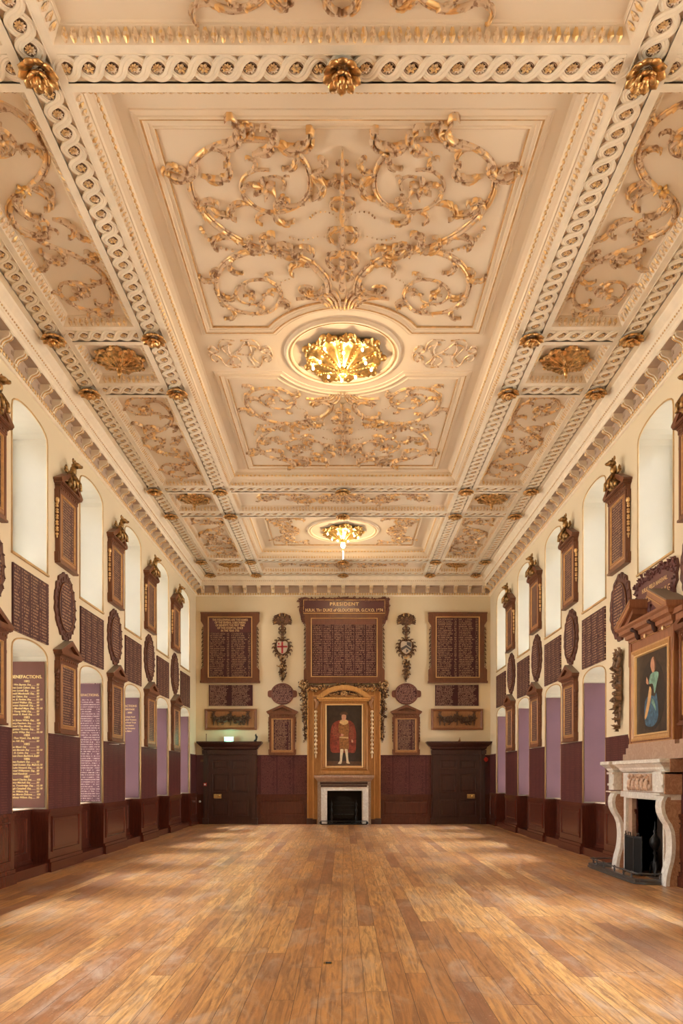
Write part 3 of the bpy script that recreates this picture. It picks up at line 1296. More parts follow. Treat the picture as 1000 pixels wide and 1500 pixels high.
def great_scroll(mb):
    A = [(890, 880), (880, 820), (835, 765), (765, 715), (640, 678), (520, 655), (400, 600), (300, 530), (215, 440), (170, 350), (165, 260), (200, 180), (285, 120),
         (400, 88), (550, 82), (680, 120), (765, 185), (805, 280), (795, 370), (735, 435), (640, 466), (540, 455), (470, 405), (435, 340), (452, 280), (515, 243), (585, 242)]
    A = [pxc(*p) for p in A]
    # finish the inner turn round the flower
    c = pxc(560, 335)
    stem(mb, catmull(A, .05), .040, .018, .62, .38, .24, -1, skip=.35)
    flower(mb, c, .17, 6)
    P = [pxc(*p) for p in ((655, 350), (665, 305), (625, 280), (580, 285))]
    stem(mb, catmull(P, .04), .018, .012, .3, .14, .1, 1)
    B = [(640, 678), (540, 665), (430, 690), (350, 745), (312, 825), (328, 905), (385, 965), (475, 992), (570, 990), (628, 950), (645, 890), (610, 840), (550, 820), (480, 828),
         (428, 860), (415, 900), (450, 938), (510, 946), (555, 925), (548, 892)]
    B = [pxc(*p) for p in B]
    stem(mb, catmull(B, .05), .036, .014, .44, .32, .16, 1, skip=.1)
    flower(mb, pxc(485, 895), .11, 5)
    # volute and calyx beside the axis
    V = [(900, 890), (860, 905), (800, 895), (752, 880), (750, 858), (785, 850), (815, 862), (795, 876)]
    stem(mb, catmull([pxc(*p) for p in V], .03), .04, .018, 9, .2, .2, 1)
    for (p, a, L, s) in (((200, 190), 1.9, .42, 1), ((165, 260), 2.2, .26, 1), ((300, 120), -.2, .5, -1), ((600, 90), .5, .5, -1), ((800, 260), .7, .38, 1), ((800, 260), -.2, .28, -1),
                         ((450, 640), .9, .3, -1), ((640, 660), 1.0, .32, -1), ((870, 840), 1.6, .3, 1), ((880, 860), 2.3, .34, 1), ((730, 700), 1.2, .26, -1),
                         ((620, 700), -1.6, .34, 1), ((700, 700), -1.2, .36, 1), ((340, 760), 3.0, .25, -1), ((480, 420), 3.2, .34, -1), ((610, 460), 1.4, .3, -1),
                         ((640, 470), -1.9, .28, 1), ((500, 160), -.3, .45, -1), ((230, 270), .4, .4, -1), ((260, 430), .9, .35, -1), ((640, 920), .3, .22, 1), ((370, 960), -2.6, .2, 1)):
        leaf(mb, pxc(*p), a, L, s)
    # strings of bellflowers
    for S in ([(230, 540), (255, 580), (290, 620), (335, 645), (395, 660), (470, 668)], [(800, 490), (830, 465), (880, 462), (920, 475), (950, 505)],
              [(695, 592), (740, 608), (790, 605), (840, 592), (900, 600)], [(640, 880), (650, 830), (690, 815), (710, 790)]):
        P = catmull([pxc(*p) for p in S], .07)
        for i, p in enumerate(P):
            r = .026 - .014 * i / len(P) + (.006 if S[0][0] == 230 else -.008)
            mb.ell((p[0], -r, p[1]), (r, r, r), 5, 4)


def candelabrum(mb):
    for k, (py, L) in enumerate(((300, .13), (190, .09), (385, .22), (540, .30), (670, .33), (770, .22))):
        p = pxc(966, py)
        for s in (-1, 1):
            leaf(mb, (s * .02, p[1]), PI / 2 + s * -1.15, L, s)
            leaf(mb, (s * .02, p[1]), PI / 2 + s * -.5, L * .6, -s)
    y0, y1 = pxc(966, 880)[1], pxc(966, 120)[1]
    mb.stroke([(0, y0 + (y1 - y0) * i / 12) for i in range(13)], [.06, .05, .03, .06, .028, .055, .026, .045, .02, .04, .018, .02, .006], .05)
    for s in (-1, 1):
        for q in range(5):
            P = [(s * (.03 + .05 * q), y0 + .42 - .02 * q), (s * (.05 + .07 * q), y0 + .2), (s * (.12 + .1 * q), y0 + .02 + .03 * q), (s * (.2 + .13 * q), y0 - .03 + .05 * q)]
            mb.stroke(catmull(P, .06), .024, .045)


def scrollwork(name, label, builder, T, mats='relief', cat='plaster ornament', group=None, origin=(0, 0, 0)):
    o = thing(name, label, cat, origin, 0, group)
    return o


def scroll_panel(sgn, label, far):
    root = thing('acanthus_scrollwork', label, 'plaster ornament', (0, OC[1] + sgn * 2.5, ZF), 0)
    data = {}
    for side in (-1, 1):
        mb = MB(lambda x, y, w: (side * -x if False else side * abs(1) * -x, -sgn * 0 + (sgn * -w) - sgn * 2.5, y))
        # traced half has negative x (left) and negative w (towards the camera)
        rnd.seed(11)
        great_scroll(mb)
        mb.build('scroll', 'relief', root)
    mb = MB(lambda x, y, w: (x, (sgn * -w) - sgn * 2.5, y))
    candelabrum(mb)
    mb.build('candelabrum_stem', 'relief', root)
    return root


scroll_panel(-1, 'large acanthus scrollwork with tall leafy stem on the big ceiling panel nearer the camera', 0)
scroll_panel(1, 'large acanthus scrollwork on the big ceiling panel beyond the central gilt light', 0)

# monograms either side of the oculus
def monogram(sx):
    o = thing('monogram', 'interlaced letter monogram in gilt-edged relief on the %s of the central gilt light' % ('left' if sx < 0 else 'right'), 'plaster ornament', (sx * 1.80, 13.0, ZF))
    mb = MB(lambda x, y, w: (x, w, y))
    def st(P, w=.02, h=.03):
        mb.stroke(catmull(P, .04), w * .62, h * .8, 0, 0)
    st([(-.16, -.36), (-.2, -.1), (-.15, .12), (-.2, .34)], .028)
    st([(.16, -.36), (.2, -.1), (.15, .12), (.2, .34)], .028)
    st([(-.2, .02), (-.08, -.02), (.08, .04), (.2, .0)], .026)
    st([(-.24, .32), (-.1, .36), (-.02, .25), (-.08, .1), (-.2, .04)], .024)
    st([(-.14, .02), (0, -.12), (.14, -.36)], .024)
    for s in (-1, 1):
        st([(s * .05, .40), (s * .25, .42), (s * .34, .3), (s * .38, .1), (s * .5, .0), (s * .54, .15), (s * .46, .24), (s * .4, .16), (s * .45, .1)], .016)
        st([(s * -.05, -.40), (s * -.25, -.42), (s * -.34, -.3), (s * -.36, -.1), (s * -.46, -.02), (s * -.55, -.12), (s * -.5, -.24), (s * -.42, -.2), (s * -.44, -.12)], .016)
        st([(s * .1, -.3), (s * .3, -.2), (s * .2, .1), (s * .3, .3)], .014)
        st([(s * .36, -.1), (s * .48, -.2), (s * .56, -.05), (s * .54, .1)], .012)
    mb.build('letters', 'reliefpale', o)


monogram(-1)
monogram(1)


def strip_scroll(sgx, y0, y1, flip, label, seed):
    """scrollwork of a long narrow side compartment"""
    cx = sgx * (XI + XO) / 2
    o = thing('acanthus_scrollwork', label, 'plaster ornament', (cx, (y0 + y1) / 2, ZS), 0, 'scrollwork in the side strips of the ceiling')
    L = y1 - y0
    h = L / 2
    rnd.seed(seed)
    # local: x towards the room centre positive, w along the hall
    sx = -sgx
    mb = MB(lambda x, y, w: (sx * x, flip * w, y))
    k = h / 1.95
    A = [(-.05, -.55), (.25, -.8), (.42, -1.1), (.40, -1.45), (.2, -1.68), (-.1, -1.72), (-.33, -1.55), (-.38, -1.25), (-.2, -1.05), (.02, -1.08), (.12, -1.25), (.04, -1.4), (-.08, -1.35)]
    B = [(-.05, -.55), (-.35, -.3), (-.42, 0.0), (-.2, .3), (.15, .55), (.38, .85), (.44, 1.25), (.30, 1.6), (0, 1.74), (-.28, 1.62), (-.38, 1.35), (-.25, 1.12), (0, 1.1), (.1, 1.28), (0, 1.42), (-.1, 1.34)]
    stem(mb, catmull([(x, y * k) for x, y in A], .05), .034, .016, .40, .30, .18, 1)
    stem(mb, catmull([(x, y * k) for x, y in B], .05), .036, .016, .40, .34, .18, -1)
    flower(mb, (0, -1.25 * k), .13)
    flower(mb, (-.05, 1.3 * k), .13)
    C = [(-.42, 0.0), (-.25, .15), (-.05, .1), (0, -.05), (-.12, -.12)]
    stem(mb, catmull([(x, y * k) for x, y in C], .04), .022, .012, .2, .14, .12, 1)
    for (p, a, Lf, s) in (((.4, -1.5), -.6, .3, 1), ((.0, -.6), .4, .36, 1), ((-.1, -.5), 2.6, .34, -1), ((.1, .5), 2.4, .4, 1), ((.42, 1.3), .9, .22, -1), ((0, 1.7), 1.0, .3, -1), ((.2, .7), -.2, .28, -1),
                          ((.1, -.1), .3, .34, 1), ((.3, .1), 1.2, .28, -1), ((-.3, .6), 1.6, .3, 1)):
        leaf(mb, (p[0], p[1] * k), a, Lf, s)
    mb.build('scroll', 'relief', o)
    mb = MB(lambda x, y, w: (sx * x, flip * w, y))
    flower(mb, (-.08, -.55 * k), .10, 5)
    mb.build('gilt_flower', 'gold', o)


n = 0
for sg, nm in ((-1, 'left'), (1, 'right')):
    for (y0, y1), fl, wh in (((7.72, 11.75), 1, 'nearest the camera'), ((13.94, 18.18), -1, 'beyond the first gilt boss'), ((20.43, 24.25), 1, 'farthest towards the end wall')):
        n += 1
        strip_scroll(sg, y0, y1, fl, 'acanthus scrollwork in the long %s side strip of the ceiling, %s' % (nm, wh), 20 + n)


def wide_scroll(y, hw, hh, z, label, seed, shellR, name='acanthus_scrollwork'):
    o = thing(name, label, 'plaster ornament', (0, y, z), 0)
    for s in (-1, 1):
        rnd.seed(seed)
        mb = MB(lambda x, yy, w: (s * x, w, yy))
        R = hh * .72
        c1 = (hw * .42, 0)
        c2 = (hw * .80, 0)
        A = [(shellR * .8, -hh * .5), (hw * .25, -hh * .1)] + spiral(c1, R, 2.6, 1.3, -1, .2)
        stem(mb, catmull(A, .05), .036, .015, .34, .30, .18, 1)
        B = [(c1[0] + R * .5, -R * .85), (hw * .58, -hh * .55)] + spiral(c2, R * .85, -2.4, 1.35, 1, .2)
        stem(mb, catmull(B, .05), .034, .014, .32, .26, .15, -1)
        flower(mb, c1, .1)
        flower(mb, c2, .09)
        for q in range(4):
            leaf(mb, (hw * (.2 + .2 * q), hh * .1 * (-1) ** q), .6 + q, .26, (-1) ** q)
        mb.build('scroll', 'relief', o)
    mb = MB(lambda x, yy, w: (x, w, yy))
    if shellR > .2:
        shell(mb, (0, -hh * .55), shellR, .12, PI - .12, 11)
        for s in (-1, 1):
            leaf(mb, (s * .1, -hh * .6), PI / 2 - s * 1.5, .4, s)
    else:
        for s in (-1, 1):
            for q in range(3):
                leaf(mb, (s * .05, -hh * .4 + q * .15), PI / 2 - s * (1.3 - q * .3), .34, s)
    mb.build('shell' if shellR > .2 else 'leaf_tuft', 'relief', o)


wide_scroll(6.62, 2.55, .58, ZS, 'bold acanthus scrolls in the ceiling panel cut by the top of the photo', 5, .1)
wide_scroll(19.3, 2.5, .5, ZS, 'scrollwork with a wide fan shell in the cross panel past the big ceiling panel', 6, .52)
wide_scroll(25.3, 2.5, .42, ZS, 'scrollwork in the cross panel right before the end wall', 8, .1)
for s, nm in ((-1, 'left'), (1, 'right')):
    o = thing('acanthus_scrollwork', 'shell and dense leafy scrolls on the %s of the farther gilt ceiling light' % nm, 'plaster ornament', (s * 1.6, 22.34, ZF), 0)
    rnd.seed(31)
    mb = MB(lambda x, yy, w: (s * x, w, yy))
    shell(mb, (.25, 0), .52, PI / 2 + .5, 3 * PI / 2 - .5, 9)
    mb.build('shell', 'relief', o)
    mb = MB(lambda x, yy, w: (s * x, w, yy))
    for q in (-1, 1):
        A = [(-.5, q * .9), (-.1, q * 1.1), (.3, q * 1.05)] + spiral((.32, q * .78), .26, q * PI / 2, 1.2, -q, .2)
        stem(mb, catmull(A, .05), .034, .015, .26, .28, .16, q)
        B = [(.3, q * .2)] + spiral((.05, q * .72), .3, -q * PI / 2, 1.1, q, .2)
        stem(mb, catmull(B, .05), .03, .015, .26, .24, .15, -q)
    mb.build('scroll', 'relief', o)

# --- gilt rosettes where the bands cross
def rosette_mesh(R=.21):
    mb = MB()
    for k in range(10):
        a = 2 * PI * k / 10
        Rm = Matrix.Rotation(a, 3, 'Z') @ Matrix.Rotation(.5, 3, 'Y')
        mb.ell((R * .62 * math.cos(a), R * .62 * math.sin(a), -.045), (R * .42, R * .30, .024), 7, 5, 0, Rm)
    for k in range(6):
        a = 2 * PI * k / 6 + .2
        Rm = Matrix.Rotation(a, 3, 'Z') @ Matrix.Rotation(.8, 3, 'Y')
        mb.ell((R * .32 * math.cos(a), R * .32 * math.sin(a), -.085), (R * .30, R * .22, .020), 6, 5, 0, Rm)
    mb.ell((0, 0, -.11), (.035, .035, .04), 8, 6, 0)
    return mb


ros = rosette_mesh().build('gilt_rosette', 'oldgold')
first = True
BN = {7.47: 'first cross band from the camera', 18.43: 'cross band past the big panel', 20.18: 'second cross band past the big panel', 24.5: 'last cross band but one before the end wall',
      26.1: 'last cross band before the end wall', 12.0: 'short side band before the side boss', 13.69: 'short side band past the side boss', 5.62: 'cross band above the photo edge'}
for y in [7.47, 12.0, 13.69, 18.43, 20.18, 24.5, 26.1]:
    for x in (-XO, -XI, 0, XI, XO):
        if x == 0 and y in (12.0, 13.69):
            continue
        if abs(x) == XO and y < 9:
            continue
        pos = {-XO: 'far left', -XI: 'left', 0: 'middle', XI: 'right', XO: 'far right'}[x]
        o = ros if first else ros.copy()
        if not first:
            COL.objects.link(o)
        first = False
        o.location = (x, y, ZB)
        o.rotation_euler = (0, 0, .3 * (x + y))
        tag(o, 'gilt rosette, %s one on the %s' % (pos, BN[y]), 'rosette', 'gilt rosettes at the ceiling band crossings')


# --- gilt acanthus ceiling lights and bosses
def acanthus_dish(R, drop, lobes, seed, squash=1.0, fan=None):
    """scalloped hanging dish of curling leaves: rim against the ceiling, centre hanging down"""
    rr = random.Random(seed)
    mb = MB()
    for k in range(lobes):
        a = 2 * PI * k / lobes + rr.uniform(-.08, .08)
        Rl = R * rr.uniform(.90, 1.04)
        hw = PI / lobes * 1.15
        N, K = 11, 9
        vs = []
        for i in range(N):
            t = i / (N - 1)
            r = Rl * (.08 + .92 * t)
            z = -drop * (1 - t) ** .8 * (1 - .15 * t)
            if t > .75:
                z += -.10 * drop * 3.2 * math.sin((t - .75) / .25 * PI * .8)    # curled lip
                r -= Rl * .06 * ((t - .75) / .25) ** 2
            wd = hw * (.55 + .75 * math.sin(min(1, t * 1.05) * PI * .62)) * (1 - .72 * max(0, (t - .72) / .28) ** 2)
            for j in range(K):
                q = j / (K - 1) * 2 - 1
                aa = a + q * wd
                fl = .03 * R * math.cos(q * PI * 3.0) * (0.4 + t)
                zz = z + fl + (abs(q) ** 2) * .09 * R * (t)
                vs.append((r * math.cos(aa) * 1.0, r * math.sin(aa) * squash, zz))
        mb.add(vs, [(i * K + j, i * K + j + 1, (i + 1) * K + j + 1, (i + 1) * K + j) for i in range(N - 1) for j in range(K - 1)], 0, True)
        # curled tip and side curls
        for dq in (-.6, 0, .6):
            aa = a + dq * hw
            rt = Rl * (.97 if dq == 0 else .84)
            mb.ell((rt * math.cos(aa), rt * math.sin(aa) * squash, -.10 * R), (.085 * R, .085 * R, .07 * R), 7, 5, 0)
        # beaded rib between leaves
        ab = a + PI / lobes
        for i in range(9):
            t = .2 + .6 * i / 8
            r = R * t
            mb.ell((r * math.cos(ab), r * math.sin(ab) * squash, -drop * (1 - t) ** .8 - .01), (.016 * R + .004, .016 * R + .004, .012), 5, 4, 0)
    mb.ell((0, 0, -drop), (.13 * R, .13 * R, .11 * R), 10, 6, 0)
    for k in range(8):
        a = 2 * PI * k / 8
        mb.ell((.09 * R * math.cos(a), .09 * R * math.sin(a), -drop - .05 * R), (.05 * R, .05 * R, .06 * R), 6, 4, 0)
    mb.ell((0, 0, -drop - .12 * R), (.04 * R, .04 * R, .07 * R), 6, 5, 0)
    return mb


def ceiling_light(loc, R, drop, label, seed, nb, spike):
    o = thing('ceiling_light', label, 'ceiling light', loc)
    acanthus_dish(R, drop, 9, seed).build('gilt_leaf_bowl', 'gold', o)
    for k in range(nb):
        a = 2 * PI * k / nb + .35
        rr_ = R * (.55 if k % 2 else .72)
        mb = MB()
        t = rr_ / R
        mb.ell((rr_ * math.cos(a), rr_ * math.sin(a), -drop * (1 - t) ** .8 - .055), (.022, .022, .03), 8, 6)
        mb.build('bulb', 'bulb', o)
    if spike:
        mb = MB()
        mb.tube([(0, 0, -drop - .1), (0, 0, -drop - .62)], [.018, .008], 8)
        mb.build('pendant_rod', 'brass', o)
        mb = MB()
        mb.tube([(0, 0, -drop + .02), (0, 0, -drop - .55)], .014, 8)
        mb.ell((0, 0, -drop - .14), (.07, .07, .08), 10, 6)
        mb.build('pendant_bulb', 'bulb', o)
    l = bpy.data.lights.new('ceiling_lamp', 'POINT')
    l.energy = 22
    l.color = (1.0, .72, .42)
    l.shadow_soft_size = .12
    lo = bpy.data.objects.new('ceiling_lamp', l)
    COL.objects.link(lo)
    lo.location = (loc[0], loc[1], loc[2] - drop - .35)
    return o


ceiling_light((0, 13.03, ZF), .76, .30, 'large gilt acanthus bowl light with small bulbs in the central ceiling oval', 3, 10, False)
ceiling_light((0, 22.34, ZF), .68, .32, 'smaller gilt acanthus light with bright hanging bulb over the far end of the hall', 4, 8, True)
boss = None
for y, sc, nm in ((12.85, 1.0, 'beside the big central light'), (19.3, .95, 'past the big panel'), (25.3, .8, 'nearest the end wall')):
    for sg in (-1, 1):
        lab = 'gilt acanthus boss in the %s square ceiling compartment, %s' % ('left' if sg < 0 else 'right', nm)
        if boss is None:
            boss = thing('acanthus_boss', lab, 'ceiling ornament', (0, 0, 0), 0, 'gilt acanthus bosses in the side compartments')
            acanthus_dish(.43, .17, 8, 9, 1.0).build('leaf_bowl', 'oldgold', boss)
            mb = MB()
            mb.ell((0, 0, -.25), (.04, .04, .07), 8, 6)
            mb.ell((0, 0, -.33), (.018, .018, .04), 6, 5)
            mb.build('finial', 'oldgold', boss)
            o = boss
        else:
            o = copy_tree(boss)
        o.location = (sg * (XI + XO) / 2, y, ZS)
        o.scale = (sc * 1.05, sc, sc)
        o['label'] = lab

# ------------------------------------------------------------------ carved name boards on the piers
def drop_husks(mb, x, z0, z1, r=.03, y=-.05, mat=0, st=.075):
    z = z0
    k = 0
    while z > z1:
        mb.ell((x, y, z), (r * (1 if k % 2 else .7), r, r * .9), 7, 5, mat)
        z -= st * (.9 if k % 2 else .6) * 1.0
        k += 1
    mb.ell((x, y, z1 - .02), (r * .5, r * .5, r * 1.3), 6, 4, mat)


def beast(mb, x, z, s=1.0, y=-.14, mat=0):
    """crouching gilt heraldic beast with raised wings on the pediment"""
    R1 = Matrix.Rotation(-.35, 3, 'Y')
    mb.ell((x, y, z + .16 * s), (.09 * s, .09 * s, .16 * s), 9, 7, mat, R1)
    mb.ell((x + .03 * s, y - .02, z + .33 * s), (.06 * s, .06 * s, .09 * s), 8, 6, mat)
    mb.ell((x + .05 * s, y - .06 * s, z + .43 * s), (.065 * s, .08 * s, .055 * s), 9, 6, mat)
    mb.ell((x + .06 * s, y - .13 * s, z + .41 * s), (.035 * s, .05 * s, .03 * s), 7, 5, mat)
    for q in (-1, 1):
        mb.ell((x + .05 * s + q * .045 * s, y - .03, z + .50 * s), (.02 * s, .02 * s, .045 * s), 6, 5, mat)
        mb.tube([(x + q * .05 * s, y - .04, z + .24 * s), (x + q * .08 * s, y - .12 * s, z + .12 * s), (x + q * .07 * s, y - .13 * s, z)], [.035 * s, .028 * s, .03 * s], 7, mat)
        mb.ell((x + q * .11 * s, y + .02, z + .06 * s), (.06 * s, .08 * s, .07 * s), 7, 5, mat)
        for k in range(2):
            mb.tube([(x + q * .06 * s, y + .03, z + .25 * s), (x + q * (.14 + .03 * k) * s, y + .05, z + (.34 - .05 * k) * s), (x + q * (.13 + .02 * k) * s, y + .05, z + (.38 - .1 * k) * s)],
                    [.02 * s, .028 * s, .008 * s], 6, mat)
    mb.tube([(x - .02, y + .04, z + .05), (x - .14 * s, y + .03, z + .06), (x - .17 * s, y + .02, z + .18 * s), (x - .12 * s, y + .02, z + .24 * s)], [.03 * s, .022 * s, .018 * s, .01 * s], 6, mat)


def tablet(name, label, cat, side, along, z0, w, h, pedh, opened, group, beast_on=True, wm='w_tall', wood_m='oak', inner='pale_oak', hang=True):
    loc, rz = wl_(side, along, z0)
    o = thing(name, label, cat, loc, rz, group)
    d = .09
    mb = MB()
    x = w / 2
    # carcass: outer stile, ears at foot and head, inner moulding
    mb.rframe(-x, x, 0, h, [(0, 0), (0, -d), (.05, -d), (.06, -d + .015)], 0)
    for s in (-1, 1):
        a, b = sorted((s * x, s * (x + .035)))
        mb.box(a, b, -d * .8, 0, 0, .17)
        mb.box(a, b, -d * .8, 0, h - .24, h)
    mb.box(-x - .02, x + .02, -d - .02, 0, -.035, .0)
    mb.build('frame', wood_m, o)
    mb = MB()
    mb.rframe(-x + .06, x - .06, .06, h - .0, [(0, -d + .015), (.01, -d + .005), (.05, -d + .005), (.06, -d - .008), (.07, -d - .008), (.085, -d + .02)], [0, 0, 0, 1, 1])
    mb.build('inner_moulding', [inner, 'giltline'], o)
    mb = MB()
    mb.box(-x + .14, x - .14, -d + .02, -.02, .14, h - .08)
    mb.build('board', wm, o)
    # entablature
    mb = MB()
    mb.box(-x - .01, x + .01, -d - .01, 0, h, h + .07)
    for k in range(9):
        xx = -x + .05 + (w - .1) * k / 8
        mb.ell((xx, -d - .012, h + .035), (.03, .015, .022), 6, 4)
    PR = [(0.0, .07), (.02, .08), (.025, .10), (.05, .115), (.07, .135), (.075, .155)]
    for i in range(len(PR) - 1):
        p, zz = PR[i]
        p2, z2 = PR[i + 1]
        mb.box(-x - p2, x + p2, -d - p2, 0, h + zz, h + z2)
    mb.build('entablature', wood_m, o)
    zt = h + .155
    X = x + .10
    D = d + .075
    mb = MB()
    if opened:
        for s in (-1, 1):
            # raking cornice halves, broken at the centre
            a = [(s * X, zt), (s * X, zt + .035), (s * .10, zt + pedh * .82), (s * .10, zt + pedh * .82 - .075), (s * (X - .14), zt)]
            mb.prism([a], -D, 0.0)
            b = [(s * (X - .05), zt), (s * (X - .16), zt + .0), (s * .10, zt + pedh * .50), (s * .10, zt + pedh * .6)]
            mb.prism([b], -D + .03, 0.0)
    else:
        out = [(-X, zt), (X, zt), (X, zt + .03), (0, zt + pedh), (-X, zt + .03)]
        inn = [(-X + .20, zt + .045), (X - .20, zt + .045), (0, zt + pedh - .095)]
        mb.prism([out, inn], -D, 0.0)
        mb.prism([[(-X + .15, zt + .02), (X - .15, zt + .02), (0, zt + pedh - .07)]], -D + .07, 0.0)
    mb.build('pediment', wood_m, o)
    if not opened:
        mb = MB()
        for s in (-1, 1):
            q = [(s * X, zt + .03), (s * X, zt + .038), (0, zt + pedh + .008), (0, zt + pedh)]
            mb.prism([q], -D, 0.0)
        mb.build('pediment_top', 'lead', o)
    if opened and beast_on:
        mb = MB()
        beast(mb, 0, zt + .01, 1.12)
        mb.build('gilt_beast', 'bronze', o)
    if hang:
        for s in (-1, 1):
            mb = MB()
            drop_husks(mb, s * (x + .02), h - .27, h * .36, .03, -.045, 0)
            mb.ell((s * (x + .015), -.05, h - .2), (.035, .04, .06), 7, 5)
            mb.build('husk_drop', 'bead' if opened else 'oak', o)
    return o


ordn = ['first', 'second', 'third', 'fourth', 'fifth', 'sixth']
ptop = plow = poval = pname = None
PV = PIER_C[4:]       # piers in view, nearest first
for side in (LEFT, RIGHT):
    for k, c in enumerate(PV):
        where = '%s pier from the camera, %s wall' % (ordn[k], side)
        loc, rz = wl_(side, c, 0)
        # upper tablet
        lab = 'beast-topped upper oak name board, ' + where
        if ptop is None:
            ptop = tablet('name_board', lab, 'name board', side, c, 5.73, .90, 1.33, .34, True, 'beast-topped name boards')
        else:
            o = copy_tree(ptop)
            o.location = (loc[0], loc[1], 5.73)
            o.rotation_euler = (0, 0, rz)
            o['label'] = lab
        # lower tablet (the right-hand pier beside the chimneypiece carries a carved drop instead)
        if not (side == RIGHT and k == 1):
            lab = 'lower oak name board with closed triangular pediment, ' + where
            if plow is None:
                plow = tablet('name_board', lab, 'name board', side, c, 2.565, .90, 1.32, .28, False, 'lower pedimented name boards', wm='w_tall')
            else:
                o = copy_tree(plow)
                o.location = (loc[0], loc[1], 2.565)
                o.rotation_euler = (0, 0, rz)
                o['label'] = lab
        # oval cartouche
        lab = 'carved oval cartouche of names with leafy rim, ' + where
        if poval is None:
            poval = thing('oval_cartouche', lab, 'cartouche', (0, 0, 0), 0, 'oval name cartouches on the piers')
            mb = MB()
            out = []
            N = 96
            for i in range(N):
                a = 2 * PI * i / N
                e = 1 + .06 * abs(math.sin(a * 8)) + .02 * math.sin(a * 23)
                x, z = .50 * math.cos(a) * e, .62 * math.sin(a) * e
                if a > PI:
                    x *= 1 - .28 * (math.sin(a) ** 4)
                out.append((x, z))
            mb.prism([out], -.035, 0)
            for i in range(22):
                a = 2 * PI * i / 22
                leaf(mb, (.42 * math.cos(a) * (1 - (.25 * math.sin(a) ** 4 if a > PI else 0)), .54 * math.sin(a)), a + 1.2, .11, -1 if math.cos(a) > 0 else 1, -.03, 0, 3)
            mb.build('leafy_rim', 'cartwood', poval) if 'cartwood' in M else mb.build('leafy_rim', 'oak', poval)
            mb = MB()
            mb.prism([[(.36 * math.cos(2 * PI * i / 40), .46 * math.sin(2 * PI * i / 40)) for i in range(40)]], -.055, -.03)
            mb.tube([(.365 * math.cos(2 * PI * i / 40), -.05, .465 * math.sin(2 * PI * i / 40)) for i in range(41)], .015, 6, 1)
            mb.build('board', ['w_oval', 'oak'], poval)
            o = poval
        else:
            o = copy_tree(poval)
            o['label'] = lab
        o.location = (loc[0], loc[1], 4.97)
        o.rotation_euler = (0, 0, rz)
    # boards painted with names on the lower piers
    for k, c in enumerate(PV + [PV[-1] + 2.80]):
        hw = .80 if k < 5 else .48
        if k == 5:
            c = YB - .53
        mb = MB()
        mb.box(-hw, hw, -.018, 0, DADO, 2.51)
        mb.box(-hw, hw, -.026, 0, 2.49, 2.515)
        loc, rz = wl_(side, c, 0)
        o = mb.build('painted_board', 'w_pier', None, loc, rz)
        tag(o, 'wine-red name board above the dado, %s' % (('%s pier from the camera, %s wall' % (ordn[k], side)) if k < 5 else 'corner of the %s wall and the end wall' % side),
            'painted panel', 'wine-red name panels on the lower piers')
    # boards between the two tiers of windows
    for k, c in enumerate(WIN_C[4:]):
        if side == RIGHT and k == 0:
            continue
        mb = MB()
        mb.box(-.715, .715, -.03, 0, 4.10, 5.19)
        loc, rz = wl_(side, c, 0)
        o = mb.build('name_board', 'w_board', None, loc, rz)
        tag(o, 'square dark red name board between the windows, %s bay from the camera, %s wall' % (ordn[k], side), 'name board', 'name boards between the windows')


# ------------------------------------------------------------------ lettering helper
def text_mesh(s, size, mat, parent, loc, rot=(PI / 2, 0, 0), align='CENTER', shear=0.0, name='lettering', depth=.002, sx=1.0, bold=0.0, space=1.0):
    c = bpy.data.curves.new('text', 'FONT')
    c.body = s
    c.size = size
    c.align_x = align
    c.shear = shear
    c.extrude = depth
    c.offset = bold
    c.space_character = space
    t = bpy.data.objects.new('text', c)
    COL.objects.link(t)
    bpy.context.view_layer.update()
    dg = bpy.context.evaluated_depsgraph_get()
    me = bpy.data.meshes.new_from_object(t.evaluated_get(dg))
    bpy.data.objects.remove(t)
    bpy.data.curves.remove(c)
    me.materials.clear()
    me.materials.append(M[mat])
    o = bpy.data.objects.new(name, me)
    COL.objects.link(o)
    o.parent = parent
    o.location = loc
    o.rotation_euler = rot
    o.scale = (sx, 1, 1)
    return o


# ------------------------------------------------------------------ boards standing in the lower window reveals (faces the camera)
BEN = ['Sir Wm Baynes. Esq', 'James Louis Cohen. Esq', 'James Lowell. Esq', 'Ronald Macdonald. Esq', 'Chas Oakes. Esq', 'Geo. B. Perkins. Esq', 'Leonard Walker. Esq', 'Thomas Stainwell. Esq',
       'Jno Marshall Mayo. Esq', 'Hy Young Wild. Esq', 'Spencer R. Reed. Esq', '1883', 'John Simon White. Esq', 'Henry Peacham. Esq', 'Samuel Chas Mundy', 'Augustus Thomas. Esq', 'Charles Wiley. Esq',
       '1884', 'Lt. Thos Wyatt. Esq. M.D.', 'Geo. Hill. Esq', '1885', 'Isaac Mead. Esq', 'Lewis Barnett. Esq', 'W. B. Colvin. Esq', 'Simon Dunn Bashford. Esq', '1886', 'James Foxbert. Esq',
       'Arnold Scotter. Esq. M.D.', 'S. Luke Howard. Esq', 'Samuel Williamson. Esq', 'Samuel Kendrick', '1887', 'Edward Charles. Esq', 'Henry Mitchell. Esq', 'Geo. Trowbridge. Esq', 'Hugh Campbell. Esq',
       'Geo. Wilson. Esq', 'Chas Morris Dickson', 'Anthony Wilson. Esq']
NUM = ['50', '31', '50', '50', '50', '52.10', '50', '50', '52.10', '50', '50', '', '50', '105', '50', '50', '52.10', '', '50', '50', '', '50', '52.10', '50', '50', '', '50', '52.10', '52.10',
       '50', '50', '', '105', '50', '52.10', '52.10', '50', '105', '50']
